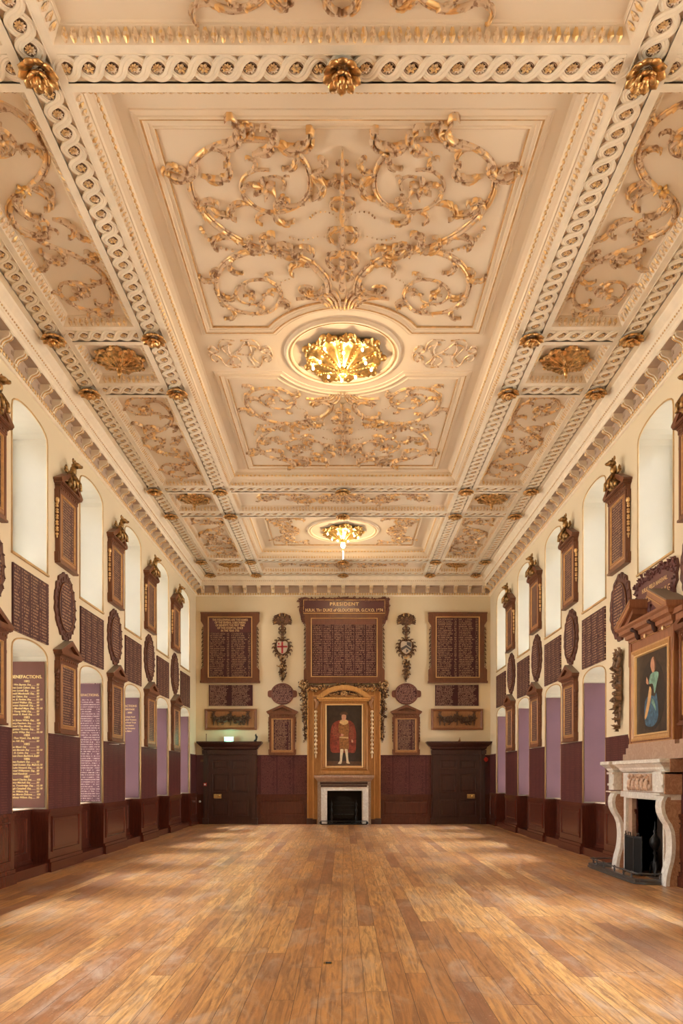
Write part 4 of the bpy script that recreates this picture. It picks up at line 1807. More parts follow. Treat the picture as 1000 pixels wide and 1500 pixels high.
for side in (LEFT, RIGHT):
    sg = -1 if side == LEFT else 1
    for k, c in enumerate(WIN_C[4:]):
        if side == RIGHT and k == 0:
            continue
        yb = c + WIN_W / 2
        xc = sg * (W2 + .36)
        hw = .315 if side == LEFT else .335
        desc = ['nearest bay, bright gold lists by year', 'second bay, covered with pale lists', 'third bay, short gold heading',
                'fourth bay, no writing', 'last bay, no writing'][k] if side == LEFT else \
            '%s bay from the camera, no writing' % ordn[k]
        o = thing('benefactions_board', 'tall wine-red reveal board, %s wall, %s' % (side, desc), 'board', (xc, yb, DADO + .03), 0, 'boards in the lower window reveals')
        mb = MB()
        ztop = 3.80 - DADO - .03
        mb.box(-hw, hw, -.025, -.002, 0, ztop)
        mb.build('panel', 'w_bens' if (side == LEFT and k == 1) else ('reveal_warm_lit' if (side == LEFT and k == 0) else 'reveal_board'), o)
        if side == LEFT and k == 0:
            text_mesh('BENEFACTIONS.', .082, 'inkbright', o, (0, -.028, ztop - .30), bold=.001, sx=.93)
            text_mesh('1882', .055, 'inkbright', o, (0, -.028, ztop - .37))
            z = ztop - .43
            for i, (a, b) in enumerate(zip(BEN, NUM)):
                if a.isdigit():
                    text_mesh(a, .058, 'inkbright', o, (0, -.028, z - .004), bold=.0006)
                else:
                    text_mesh(a, .048, 'inkbright', o, (-.30, -.028, z), align='LEFT', shear=.3, sx=.95, bold=.0006)
                    text_mesh(b, .048, 'inkbright', o, (.175, -.028, z), align='LEFT', shear=.2, bold=.0006)
                    m2 = MB()
                    m2.box(-.06 + .012 * len(a) * .6, .16, -.0275, -.0255, z - .002, z + .002)
                    m2.build('rule_line', 'ink', o)
                z -= .0535
        if side == LEFT and k == 1:
            mb = MB()
            mb.box(-.31, .31, -.0275, -.026, ztop - .34, ztop - .02)
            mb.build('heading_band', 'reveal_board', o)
            text_mesh('BENEFACTIONS.', .075, 'ink', o, (.02, -.029, ztop - .29))
        if side == LEFT and k == 2:
            for i, (t, s) in enumerate((('BENEFACTIONS', .075), ('THE HERITAGE', .062), ('18    - 2000', .06))):
                text_mesh(t, s, 'ink', o, (.0, -.028, ztop - .24 - i * .085), bold=.001)
            for i, t in enumerate(('The Heritage Fund', 'The Hospital Trustees', 'Memorial Fund Trust', 'The Foundation', 'The City Company', 'Miss Baker')):
                text_mesh(t, .052, 'ink', o, (.02, -.028, ztop - .52 - i * .075), bold=.001, shear=.1)

# small picture light bar by the third bay (thin white rod)
mb = MB()
mb.tube([(-W2 + .02, 16.75, 2.46), (-W2 + .25, 16.75, 2.46)], .008, 6)
tag(mb.build('rod', 'white'), 'thin white rod sticking out of the second left pier beside a lower name board', 'rod')

# small floor-level vents in the niche panels
for side, c, lab in ((LEFT, 15.66, 'small grey grille low in the second window niche, left wall'), (RIGHT, 18.73, 'small grey grille low in the third window niche, right wall')):
    loc, rz = wl_(side, c, 0)
    mb = MB()
    s = 1 if side == LEFT else -1
    mb.box(-.32 * s - .1, -.32 * s + .1, NICHE - .03, NICHE - .01, .34, .62)
    for i in range(6):
        mb.box(-.32 * s - .09, -.32 * s + .09, NICHE - .036, NICHE - .028, .36 + i * .042, .375 + i * .042)
    tag(mb.build('vent_grille', 'leadgrey', None, loc, rz), lab, 'vent')
# ------------------------------------------------------------------ end wall: framed boards
PX = YB / F


def px(a):
    return a * PX


def foliage_edge(mb, x, z0, z1, r, side, n, mat=0, base=-.05):
    z = z0
    k = 0
    while z < z1:
        leaf(mb, (x, z), (0 if side > 0 else PI) + side * .7 * (1 if k % 2 else -.3), r, side * (1 if k % 2 else -1), base, mat, 3)
        mb.ell((x + side * r * .3, base - .02, z + r * .3), (r * .22, r * .25, r * .22), 6, 4, mat)
        z += r * .75
        k += 1


def eared_board(name, label, x0, x1, y0, y1, ix0, ix1, iy0, iy1, wm, ear=4, header=None, wood_m='oak'):
    cx, z0 = bx((x0 + x1) / 2), bz(y1)
    o = thing(name, label, 'name board', (cx, YB, z0))
    W, H = px(x1 - x0) / 2, px(y1 - y0)
    e = px(ear)
    IX, I0, I1 = px(ix1 - ix0) / 2, px(y1 - iy1), px(y1 - iy0)
    a, b = px(20), px(16)
    out = [(-W, 0), (W, 0), (W, a * .9), (W - e * .4, a), (W - e, a * 1.1), (W - e, H - b * 1.2), (W - e * .5, H - b), (W, H - b * .8), (W, H), (-W, H), (-W, H - b * .8), (-W + e * .5, H - b),
           (-W + e, H - b * 1.2), (-W + e, a * 1.1), (-W + e * .4, a), (-W, a * .9)]
    mb = MB()
    mb.prism([out, [(-IX, I0), (IX, I0), (IX, I1), (-IX, I1)]], -.09, 0)
    mb.box(-W - .02, W + .02, -.13, 0, -.03, .04)
    mb.box(-W - .01, W + .01, -.12, 0, H - .05, H)
    mb.build('frame', wood_m, o)
    mb = MB()
    mb.rframe(-IX - .03, IX + .03, I0 - .03, I1 + .03, [(0, -.09), (.005, -.115), (.02, -.12), (.03, -.10), (.04, -.04)])
    mb.build('gilt_rim', 'inkrim', o)
    mb = MB()
    mb.box(-IX, IX, -.045, -.01, I0, I1)
    mb.build('board', wm, o)
    for s in (-1, 1):
        mb = MB()
        foliage_edge(mb, s * (W - e), a * 1.2, H - b * 1.3, .10, s, 9)
        mb.build('carved_edge', 'carved', o)
    return o, W, H, IX, I0, I1


M['inkrim'] = sm('gilt_rim', (.72, .45, .18), .4, .4)
M['carved'] = parcel_gilt('carved_foliage', (.13, .06, .03), (.48, .30, .13), (.05, .025, .015), .45, .60, 22)
M['carvedgold'] = parcel_gilt('gilded_carved_foliage', (.30, .16, .07), (.72, .50, .24), (.10, .05, .025), .45, .50, 22)
M['w_big'] = writing('big_board_writing', BUR, INK, .066, .022, .77, -.77, fill=.82, nums=True, rough=.45)
M['w_big3'] = writing('president_board_writing', BUR, (.45, .26, .18), .066, .022, .385, -1.155, fill=.9, nums=True, rough=.45)
M['w_small'] = writing('small_board_writing', BUR, (.5, .33, .24), .05, .02, .79, -.79, fill=.93, nums=False, rough=.45)
M['w_disc'] = writing('round_plaque_writing', BUR, (.5, .3, .22), .055, .02, .9, -.45, fill=.97, nums=False, rough=.45)
M['w_end'] = writing('end_wall_writing', (.080, .021, .023), (.22, .085, .07), .045, .018, .60, .0, fill=.9, nums=True, rough=.4, amt=.8)

o, W_, H_, IX, I0, I1 = eared_board('name_board', 'large eared board headed by five gold lines, over the exit-lit door', 294.5, 380, 897.5, 999.5, 306.5, 369, 905, 992, 'w_big')
mb = MB()
mb.box(-IX + .02, IX - .02, -.05, -.044, I1 - .54, I1 - .02)
mb.build('heading_band', 'burgundy', o)
for i, t in enumerate(('THE FOLLOWING ARE THE NAMES', 'OF THE SEVERAL SUBSCRIBERS', 'OF BENEFITS THE FIRST TIME', 'OF THIS HOSPITAL SINCE', 'IN THE YEAR 1755')):
    text_mesh(t, .10, 'ink', o, (0, -.053, I1 - .12 - i * .098), sx=.82, bold=.002)
eared_board('name_board', 'large eared board filled with gold names, over the right-hand door', 627, 712.5, 897.5, 999.5, 638.5, 700.5, 905, 992, 'w_big')

# president board over the chimneypiece
o, W_, H_, IX, I0, I1 = eared_board('president_board', 'widest board over the end fireplace, gold PRESIDENT heading on top', 445, 563, 897, 1000, 456.5, 551.5, 907, 991, 'w_big3', ear=3)
mb = MB()
hw = px(63.5)
zb, zt = px(1000 - 898.5), px(1000 - 880)
out = [(-hw * .88, zb - .42), (-hw, zb - .15), (-hw * 1.04, zb + .1), (-hw * 1.0, zt - .05), (-hw * 1.06, zt + .06), (-hw * .9, zt + .12), (-hw * .7, zt + .03), (-hw * .5, zt + .10), (-hw * .25, zt + .06), (0, zt + .12),
       (hw * .25, zt + .06), (hw * .5, zt + .10), (hw * .7, zt + .03), (hw * .9, zt + .12), (hw * 1.06, zt + .06), (hw, zt - .05), (hw * 1.04, zb + .1), (hw, zb - .15), (hw * .88, zb - .42)]
mb.prism([out], -.085, -.0)
rnd.seed(3)
bunch(mb, [(-hw * .98, zt + .05), (-hw * .5, zt + .02), (0, zt + .06), (hw * .5, zt + .02), (hw * .98, zt + .05)], .085, 130, -.06, (0,), .07, 33)
for s in (-1, 1):
    bunch(mb, [(s * hw * 1.0, zt), (s * hw * .97, zb), (s * hw * .92, zb - .38)], lambda q: .11 * (1 - .4 * q), 50, -.06, (0,), .07, 34)
for s in (-1, 1):
    for i in range(5):
        leaf(mb, (s * hw * .93, zb - .3 + i * .16), PI / 2 - s * .9, .2, s, -.085, 0, 3)
mb.build('carved_cresting', 'redwood', o) if 'redwood' in M else mb.build('carved_cresting', 'oak', o)
mb = MB()
mb.box(-hw * .93, hw * .93, -.11, -.08, zb - .02, zt)
mb.build('heading_board', 'burgundy', o)
mb = MB()
mb.rframe(-hw * .94, hw * .94, zb - .03, zt + .01, [(0, -.105), (0, -.118), (.018, -.118), (.018, -.105)])
mb.build('gilt_rim', 'inkrim', o)
text_mesh('PRESIDENT', .165, 'ink', o, (0, -.115, zt - .20), sx=1.15, bold=.004, space=1.15)
text_mesh('H.R.H. The DUKE of GLOUCESTER. G.C.V.O. 1974', .145, 'ink', o, (0, -.115, zb + .045), sx=.90, bold=.004)

# small plain boards, swag panels
for (a, b, nm) in ((306, 370, 'left'), (637, 700.5, 'right')):
    mb = MB()
    w = px(b - a) / 2
    mb.box(-w, w, -.035, 0, 0, px(30.5))
    tag(mb.build('name_board', 'w_small', None, (bx((a + b) / 2), YB, bz(1034))), 'small frameless dark red board of names under the large %s board on the end wall' % nm, 'name board')
for (cx_, nm) in ((338, 'left'), (669, 'right')):
    o = thing('garland_relief', 'oak panel with dark carved garland above the %s door' % nm, 'carved panel', (bx(cx_), YB, bz(1069.5)), 0, 'garland panels over the doors')
    w, h = px(38), px(31)
    mb = MB()
    mb.rframe(-w, w, 0, h, [(0, 0), (0, -.06), (.03, -.075), (.06, -.06), (.09, -.035), (.09, -.02)])
    mb.build('frame', 'oakx', o)
    mb = MB()
    mb.box(-w + .08, w - .08, -.025, 0, .08, h - .08)
    mb.build('ground', 'pale_oak', o)
    mb = MB()
    P = [(-.62, h * .66), (-.45, h * .48), (-.3, h * .42), (-.12, h * .5), (0, h * .66), (.12, h * .5), (.3, h * .42), (.45, h * .48), (.62, h * .66)]
    bunch(mb, P, lambda t: .105 + .03 * abs(math.sin(t * 2 * PI)), 120, -.03, (0,), .09, 5)
    for x in (-.62, 0, .62):
        bunch(mb, [(x, h * .68), (x, h * .22)], lambda t: .07 * (1 - .6 * t), 22, -.03, (0,), .05, 8)
        leaf(mb, (x, h * .7), 1.2, .14, 1, -.03)
        leaf(mb, (x, h * .7), 1.9, .14, -1, -.03)
    mb.build('garland', 'carved_dark', o)

# round plaques
for (cx_, nm) in ((413.5, 'left'), (595, 'right')):
    o = thing('round_plaque', 'round dark red name plaque with side lugs, under the %s painted shield' % nm, 'plaque', (bx(cx_), YB, bz(1016.5)), 0, 'round plaques on the end wall')
    R = px(17.2)
    mb = MB()
    out = []
    for i in range(72):
        a = 2 * PI * i / 72
        e = 1.0
        if abs(math.sin(a)) < .30:
            e = 1.25 - .08 * (abs(math.sin(a)) > .2)
        out.append((R * e * math.cos(a), R * .92 * math.sin(a) if e == 1 else R * e * math.sin(a) * .95))
    mb.prism([out], -.03, 0)
    mb.tube([(R * .9 * math.cos(2 * PI * i / 48), -.035, R * .84 * math.sin(2 * PI * i / 48)) for i in range(49)], .022, 6)
    mb.build('rim', 'redwood' if 'redwood' in M else 'oak', o)
    mb = MB()
    mb.prism([[(R * .88 * math.cos(2 * PI * i / 48), R * .82 * math.sin(2 * PI * i / 48)) for i in range(48)]], -.045, -.02)
    mb.build('board', 'w_disc', o)

# pedimented boards on the end wall
for (cx_, nm) in ((413.5, 'left'), (594.5, 'right')):
    o = copy_tree(plow)
    o.location = (bx(cx_), YB, bz(1106) + .03)
    o.rotation_euler = (0, 0, 0)
    o.scale = (1.03, 1, 1.02)
    o['label'] = 'lower pedimented oak name board %s of the fireplace on the end wall' % nm


# painted shields with crest and drop
def shield(cx_, label, kind):
    o = thing('carved_shield', label, 'shield', (bx(cx_), YB, bz(1000)), 0, 'carved shields on the end wall')
    mb = MB()
    # eagle-like winged crest at top
    zc = px(1000 - 908)
    rnd.seed(9)
    for s in (-1, 1):
        for k in range(6):
            a = PI / 2 - s * (.35 + k * .22)
            curl(mb, (s * .05, zc - .12), a, .36 - k * .012, -s, .05, .07, 1.0, 6, -.05, 0)
        curl(mb, (s * .08, zc + .1), PI / 2 - s * .4, .18, s, .02, .05, 3.2, 8, -.10, 1)
    mb.prism([[(-.30, zc + .12), (-.16, zc + .2), (0, zc + .24), (.16, zc + .2), (.30, zc + .12), (.24, zc - .06), (.14, zc - .2), (-.14, zc - .2), (-.24, zc - .06)]], -.05, 0)
    mb.box(-.05, .05, -.04, 0, px(1000 - 940), zc)
    mb.ell((0, -.08, zc), (.1, .08, .14), 8, 6)
    mb.ell((0, -.1, zc + .16), (.05, .06, .06), 7, 5)
    # helm / scroll pieces between
    z = px(1000 - 924)
    for s in (-1, 1):
        leaf(mb, (0, z - .05), PI / 2 - s * 1.2, .2, s, -.04)
        leaf(mb, (0, z + .05), -PI / 2 + s * 1.2, .2, -s, -.04)
    mb.ell((0, -.08, z), (.09, .08, .06), 8, 5, 0)
    mb.ell((0, -.08, z - .16), (.05, .06, .09), 7, 5, 0)
    mb.build('crest', ['carved', 'inkrim'], o)
    zs = px(1000 - 949)
    mb = MB()
    mb.prism([[(.27 * math.cos(2 * PI * i / 30) * (1 + .08 * math.sin(i * 2.1)), zs + .02 + .29 * math.sin(2 * PI * i / 30) * (1 + .08 * math.sin(i * 1.7))) for i in range(30)]], -.03, 0)
    for i in range(16):
        a = PI * .02 + 2 * PI * i / 16
        if abs(a - 1.5 * PI) < .3:
            continue
        leaf(mb, (.21 * math.cos(a), zs + .24 * math.sin(a)), a + (.7 if math.cos(a) > 0 else -.7), .17, -1 if math.cos(a) > 0 else 1, -.02, 0, 3)
        mb.ell((.27 * math.cos(a), -.05, zs + .29 * math.sin(a)), (.04, .045, .04), 6, 4)
    mb.build('mantling', 'carved', o)
    sh = [(-.19, .2), (-.1, .235), (0, .21), (.1, .235), (.19, .2), (.2, .02), (.15, -.13), (.07, -.2), (0, -.235), (-.07, -.2), (-.15, -.13), (-.2, .02)]
    mb = MB()
    mb.prism([[(x, z + zs) for x, z in sh]], -.075, -.02)
    s_ = mb.build('shield', 'shieldpale', o)
    mb = MB()
    if kind == 'cross':
        mb.box(-.032, .032, -.08, -.074, zs - .21, zs + .205)
        mb.box(-.185, .185, -.08, -.074, zs + .0, zs + .06)
        mb.box(-.15, -.10, -.08, -.074, zs + .1, zs + .17)
        mb.build('red_cross', 'shieldred', s_)
    else:
        mb.prism([[(-.2, zs - .02), (0, zs + .09), (.2, zs - .06), (.17, zs - .12), (0, zs - .0), (-.17, zs - .12)]], -.08, -.074)
        mb.prism([[(.02, zs + .2), (.17, zs + .19), (.18, zs - .0), (.02, zs + .1)]], -.08, -.074)
        mb.prism([[(0, zs - .19), (.09, zs - .12), (0, zs - .04)]], -.08, -.074)
        mb.build('black_chevron', 'leadgrey', s_)
    mb = MB()
    z = px(1000 - 964)
    for s in (-1, 1):
        curl(mb, (0, z), PI / 2 - s * 1.3, .13, s, .02, .04, 1.5, 5, -.02)
    mb.ell((0, -.04, z - .02), (.035, .035, .06), 7, 5)
    mb.build('gilt_knot', 'inkrim', o)
    mb = MB()
    bunch(mb, [(0, px(31)), (0, px(20)), (0, px(1))], lambda t: .13 * (math.sin(PI * (.22 + .75 * t)) ** .8), 80, -.02, (0, 0, 1), .12, 3 if kind == 'cross' else 6)
    mb.build('fruit_drop', ['carved', 'carvedgold'], o)


M['paintsleeve_'] = M['paintochre']
M['shieldpale'] = sm('shield_silver', (.55, .46, .36), .5)
M['shieldred'] = sm('shield_red', (.40, .03, .04), .5)
shield(413.5, 'carved crest and white shield with red cross, left of the president board', 'cross')
shield(594.5, 'carved crest and black-and-white chevron shield, right of the president board', 'chevron')

# ------------------------------------------------------------------ end wall: doors
def end_door(cxp, side, num):
    root = struct(thing('door_%d' % num, None, None, (bx(cxp), YB, 0)))
    w = px(32)
    top = bz(1104)
    mb = MB()
    mb.box(-w, w, -.05, .0, .004, top)
    # raised panels: rows (z0,z1)
    xs = (-w + .13, -.05), (.05, w - .13)
    for z0, z1 in ((bz(1196), bz(1171)), (bz(1161), bz(1133)), (bz(1127), bz(1113))):
        for a, b in xs:
            mb.rframe(a, b, z0, z1, [(0, -.05), (0, -.062), (.02, -.066), (.035, -.045), (.06, -.045), (.10, -.058)])
            mb.box(a + .10, b - .10, -.058, -.045, z0 + .10, z1 - .10)
    mb.build('door_leaf', 'mahogany', root)
    mb = MB()
    o = px(39)
    for s in (-1, 1):
        a, b = sorted((s * w, s * o))
        mb.box(a, b, -.10, 0, 0, top + .02)
        a, b = sorted((s * (w + .02), s * (o - .05)))
        mb.box(a, b, -.13, 0, .22, top)
        a, b = sorted((s * (w - .005), s * (o + .03)))
        mb.box(a, b, -.15, 0, 0, .22)
        a, b = sorted((s * (o - .12), s * (o + .02)))
        mb.box(a, b, -.22, 0, top - .02, top + .13)
    mb.box(-o, o, -.11, 0, top, top + .13)
    mb.box(-w - .03, w + .03, -.13, 0, top - .03, top + .02)
    mb.build('door_case', 'mahogany', root)
    mb = MB()
    z = top + .13
    prev = None
    L = []
    for d, zz in ((-.03, 0), (.02, .03), (.04, .05), (.05, .10), (.10, .14), (.16, .20), (.20, .25), (.21, .29), (.20, .30)):
        X = o + d
        L.append([(-X, 0, z + zz), (-X, -.15 - d, z + zz), (X, -.15 - d, z + zz), (X, 0, z + zz)])
    mb.rings(L, 0, closed=False)
    mb.add([L[-1][0], L[-1][1], L[-1][2], L[-1][3]], [(0, 1, 2, 3)])
    mb.build('door_cornice', 'mahogany', root)
    sgn = -1 if side == 'left' else 1
    lx = sgn * px(18.5)
    lk = MB()
    lk.box(lx - .14, lx + .14, -.075, -.05, bz(1169.5), bz(1163))
    l = lk.build('rim_lock', 'brass', root)
    kk = MB()
    kk.ell((lx + .05, -.11, bz(1166)), (.035, .035, .035), 10, 6)
    kk.tube([(lx + .05, -.07, bz(1166)), (lx + .05, -.1, bz(1166))], .014, 8)
    kk.build('knob', 'brass', l)
    return root, top


d1, dtop = end_door(337.5, 'left', 1)
d2, _ = end_door(670.5, 'right', 2)
zc = dtop + .13 + .30
mb = MB()
o = thing('exit_sign', 'small glowing green exit light standing on the left door cornice', 'exit light', (bx(336.5), YB - .18, zc))
mb.box(-.17, .17, -.06, .02, 0, .17)
mb.build('housing', 'white', o)
mb = MB()
mb.box(-.155, .155, -.065, -.06, .015, .155)
mb.build('lit_face', 'exit', o)
gl = bpy.data.lights.new('exit_light_glow', 'POINT')
gl.energy = 3
gl.color = (.4, 1, .7)
gl.shadow_soft_size = .1
go = bpy.data.objects.new('exit_light_glow', gl)
COL.objects.link(go)
go.location = (bx(336.5), YB - .35, zc + .1)
# small dark upstanding ornament and thin rods on the cornices
o = thing('black_ornament', 'small black upright ornament at the right end of the left door cornice', 'ornament', (bx(375), YB - .15, zc))
mb = MB()
mb.tube([(-.04, 0, 0), (.02, 0, .08), (.035, 0, .17), (0, 0, .24), (.02, 0, .29)], [.05, .035, .045, .03, .008], 8)
mb.build('body', 'iron', o)
mb = MB()
mb.box(-.06, .05, -.04, .04, 0, .015)
mb.build('foot', 'iron', o)
mb = MB()
mb.tube([(0, 0, 0), (0, 0, .27)], .012, 6)
mb.ell((0, 0, .27), .02, 6, 4)
tag(mb.build('thin_spike', 'oak', None, (bx(303), YB - .12, zc)), 'thin dark spike at the left end of the left door cornice', 'spike')
mb = MB()
mb.tube([(-.05, 0, .0), (0, 0, .07), (.01, 0, .15)], [.02, .02, .012], 6)
mb.ell((0, 0, .05), (.04, .03, .05), 7, 5)
tag(mb.build('small_ornament', 'pale_oak', None, (bx(672), YB - .15, zc)), 'tiny pale ornament on top of the right door cornice', 'ornament')

# fire-alarm fittings
o = thing('fire_alarm', 'red round fire bell beside the right door in the corner', 'alarm', (bx(710.5), YB - .03, bz(1112.5)))
mb = MB()
mb.lathe([(.0, -.09), (.05, -.085), (.085, -.06), (.09, -.02), (.04, -.02), (.04, 0)], (0, 0, 0), 'y', 18)
mb.build('bell', 'red', o)
mb = MB()
mb.box(-.08, .08, -.02, 0, -.24, -.12)
mb.build('back_box', 'mahogany', o)
o = thing('call_point', 'red break-glass call point beside the left door', 'alarm', (bx(301.5), YB - .16, bz(1149)))
mb = MB()
mb.box(-.055, .055, -.04, 0, -.055, .055)
mb.build('box', 'red', o)
mb = MB()
mb.box(-.03, .03, -.045, -.04, -.03, .03)
mb.build('glass_face', 'white', o)
mb = MB()
mb.lathe([(.0, -.04), (.035, -.035), (.04, 0)], (0, 0, 0), 'y', 14)
tag(mb.build('door_stop_button', 'white', None, (bx(293), YB - .04, bz(1174))), 'small round white button low in the left corner of the end wall', 'button')
mb = MB()
mb.box(-.07, .07, -.05, 0, -.04, .04)
tag(mb.build('wall_box', 'oak', None, (bx(297), YB - .03, bz(1114.5))), 'small brown box high in the left corner beside the left door', 'box')

# ------------------------------------------------------------------ end wall wainscot
root = struct(thing(trim_name(), None, None, (0, YB, 0)))
segs = [(-W2, bx(298.5)), (bx(376.5), bx(450)), (bx(557), bx(631.5)), (bx(709.5), W2)]
for i, (a, b) in enumerate(segs):
    mb = MB()
    mb.box(a, b, -.03, 0, 0, bz(1163.5))
    mb.box(a, b, -.07, 0, bz(1167), bz(1163.5))
    mb.box(a, b, -.05, 0, bz(1169), bz(1167))
    mb.box(a, b, -.07, 0, 0, .17)
    mb.box(a, b, -.05, 0, .17, .23)
    if b - a > .8:
        panel_face(mb, a, b, -.03, .23, bz(1169), .09)
    mb.build('dado_panel', 'wainscot', root)
    mb = MB()
    mb.box(a, b, -.02, 0, bz(1163.5), bz(1106.5))
    mb.box(a, b, -.028, 0, bz(1108), bz(1106))
    o = mb.build('painted_board', 'w_end' if b - a > .8 else 'burgundy', None, (0, YB, 0))
    tag(o, ['wine-red panel between the left corner and the exit-lit door', 'wine-red panel of faint names between the left door and the fireplace', 'wine-red panel of faint names between the fireplace and the right door',
            'wine-red panel between the right door and the right corner'][i], 'painted panel')

# ------------------------------------------------------------------ end wall: chimneypiece
CX = bx(503.5)


def cl(p):
    return bx(p) - CX


sur = thing('chimney_surround', 'tall golden oak chimney surround with arched pediment on the end wall', 'overmantel', (CX, YB, 0))
zt = bz(1010)
mb = MB()
a, b = cl(450), cl(557)
mi, mo = cl(465), cl(543)
zm = bz(1158)
mb.prism([[(a, 0), (mi, 0), (mi, bz(1140)), (mo, bz(1140)), (mo, 0), (b, 0), (b, zt), (a, zt)]], -.08, 0)
mb.build('panelling', 'golden_oak', sur)
mb = MB()
for s in (-1, 1):
    for (p, q, y) in ((cl(450), cl(451.5), -.12), (cl(458), cl(459.5), -.10)):
        if s > 0:
            p, q = -q, -p
        mb.box(p, q, y, -.07, .22, zt)
mb.box(a, b, -.14, 0, zt - .03, zt + .05)
mb.box(cl(459), cl(548), -.13, -.08, zt - .28, zt - .22)
mb.build('edge_moulding', 'giltwood', sur)
for s in (-1, 1):
    mb = MB()
    p, q = sorted((s * cl(549), s * cl(558)))
    mb.box(p, q, -.13, 0, 0, .21)
    p, q = sorted((s * cl(543.2), s * cl(549.3)))
    mb.box(p, q, -.10, 0, 0, .18)
    mb.build('plinth_block', 'mahogany', sur)
# arched pediment
mb = MB()
R = 1.45
half = cl(543)
zc0 = bz(1022.5)
rise = bz(1005) - zc0


def seg_arc(h, rs, n=20):
    rad = (h * h + rs * rs) / (2 * rs)
    a0 = math.asin(min(1, h / rad))
    return [(rad * math.sin(a0 - 2 * a0 * i / n), rad * math.cos(a0 - 2 * a0 * i / n) - rad + rs) for i in range(n + 1)]


o_ = [(x, z + zc0) for x, z in seg_arc(half, rise)]
i_ = [(x, z + zc0) for x, z in seg_arc(half - .2, rise - .13)]
mb.prism([o_ + list(reversed(i_))], -.30, 0)
o2 = [(x, z + zc0) for x, z in seg_arc(half - .03, rise - .03)]
i2 = [(x, z + zc0) for x, z in seg_arc(half - .24, rise - .17)]
mb.prism([o2 + list(reversed(i2))], -.26, 0)
mb.box(-half, half, -.26, 0, zc0 - .07, zc0)
mb.box(-half + .06, half - .06, -.20, 0, zc0 - .13, zc0 - .07)
mb.build('arched_pediment', 'giltwood', sur)
mb = MB()
mb.prism([i_], -.12, 0)
mb.build('tympanum', 'mahogany', sur)
mb = MB()
for s in (-1, 1):
    bunch(mb, [(s * .18, zc0 + .16), (s * .45, zc0 + .11), (s * .68, zc0 + .05)], .07, 26, -.13, (0,), .08, 4)
mb.box(-.07, .07, -.2, -.12, zc0 + .05, zc0 + .24)
mb.box(-.12, .12, -.17, -.12, zc0 + .08, zc0 + .2)
mb.build('carved_arms', 'carvedgold', sur)
# carved consoles and husk drops either side of the picture
for s in (-1, 1):
    mb = MB()
    X = s * cl(544.5)
    mb.box(X - .1, X + .1, -.2, -.08, bz(1023), bz(1020.5))
    mb.tube([(X + s * .03, -.14, bz(1024)), (X - s * .06, -.16, bz(1030)), (X - s * .03, -.14, bz(1035)), (X + s * .01, -.12, bz(1039))], [.05, .06, .045, .025], 8)
    mb.build('scroll_console', 'pale_oak', sur)
    mb = MB()
    z = bz(1043)
    for k in range(11):
        mb.ell((X, -.12, z), (.058, .05, .06), 8, 6)
        mb.ell((X, -.11, z - .072), (.028, .03, .03), 6, 4)
        z -= .148
    mb.ell((X, -.11, z + .02), (.03, .03, .08), 6, 5)
    mb.build('husk_drop', 'palegilt', sur)
# carved garland over the top and down both sides
mb = MB()
for s in (-1, 1):
    bunch(mb, [(0, bz(1005)), (s * .55, bz(1006.5)), (s * 1.0, bz(1008)), (s * cl(562), bz(1004))], lambda t: .10 + .05 * t, 85, -.06, (0, 1, 1), .12, 12 if s > 0 else 13)
    sp = spiral((s * cl(562.5), bz(1003.5)), .16, PI * .5, 1.3, -s, .2)
    mb.stroke(sp, .035, .08, -.12, 1)
    bunch(mb, [(s * cl(563), bz(1006)), (s * cl(561), bz(1030)), (s * cl(560), bz(1085))], lambda t: .16 * (1 - .55 * t), 120, -.03, (0, 0, 1), .12, 14 if s > 0 else 15)
mb.build('carved_garland', ['carved', 'carvedgold'], sur)

# picture
pic = thing('framed_painting', 'full-length painted figure in red robe and gold, hanging above the end fireplace', 'painting', (CX, YB - .08, 0))
x0, x1, z0, z1 = cl(476.5), cl(531.5), bz(1124.5), bz(1032)
mb = MB()
mb.rframe(x0 - .17, x1 + .17, z0 - .10, z1 + .13, [(0, 0), (0, -.05), (.05, -.07), (.10, -.06), (.12, -.09), (.14, -.09), (.17, -.07)], 0)
mb.box(x0 - .22, x1 + .22, -.13, 0, z0 - .22, z0 - .11)
mb.box(x0 - .26, x1 + .26, -.09, 0, z0 - .26, z0 - .20)
mb.build('frame', 'golden_oak', pic)
mb = MB()
mb.rframe(x0, x1, z0, z1, [(0, -.07), (.0, -.10), (.02, -.105), (.04, -.08), (.05, -.03)])
mb.build('gilt_rim', 'brightrim', pic)
mb = MB()
mb.box(x0 + .03, x1 - .03, -.035, -.01, z0 + .03, z1 - .03)
mb.build('canvas', 'paintdark', pic)
zf = z0 + .12


def flat(root, name, pts, mat, lay, smooth=True):
    mb = MB()
    if smooth:
        pts = catmull(pts + [pts[0]], .04)[:-1]
    mb.prism([[(p[0], p[1]) for p in pts]], -.036 - .0006 * lay, -.034)
    return mb.build(name, mat, root)


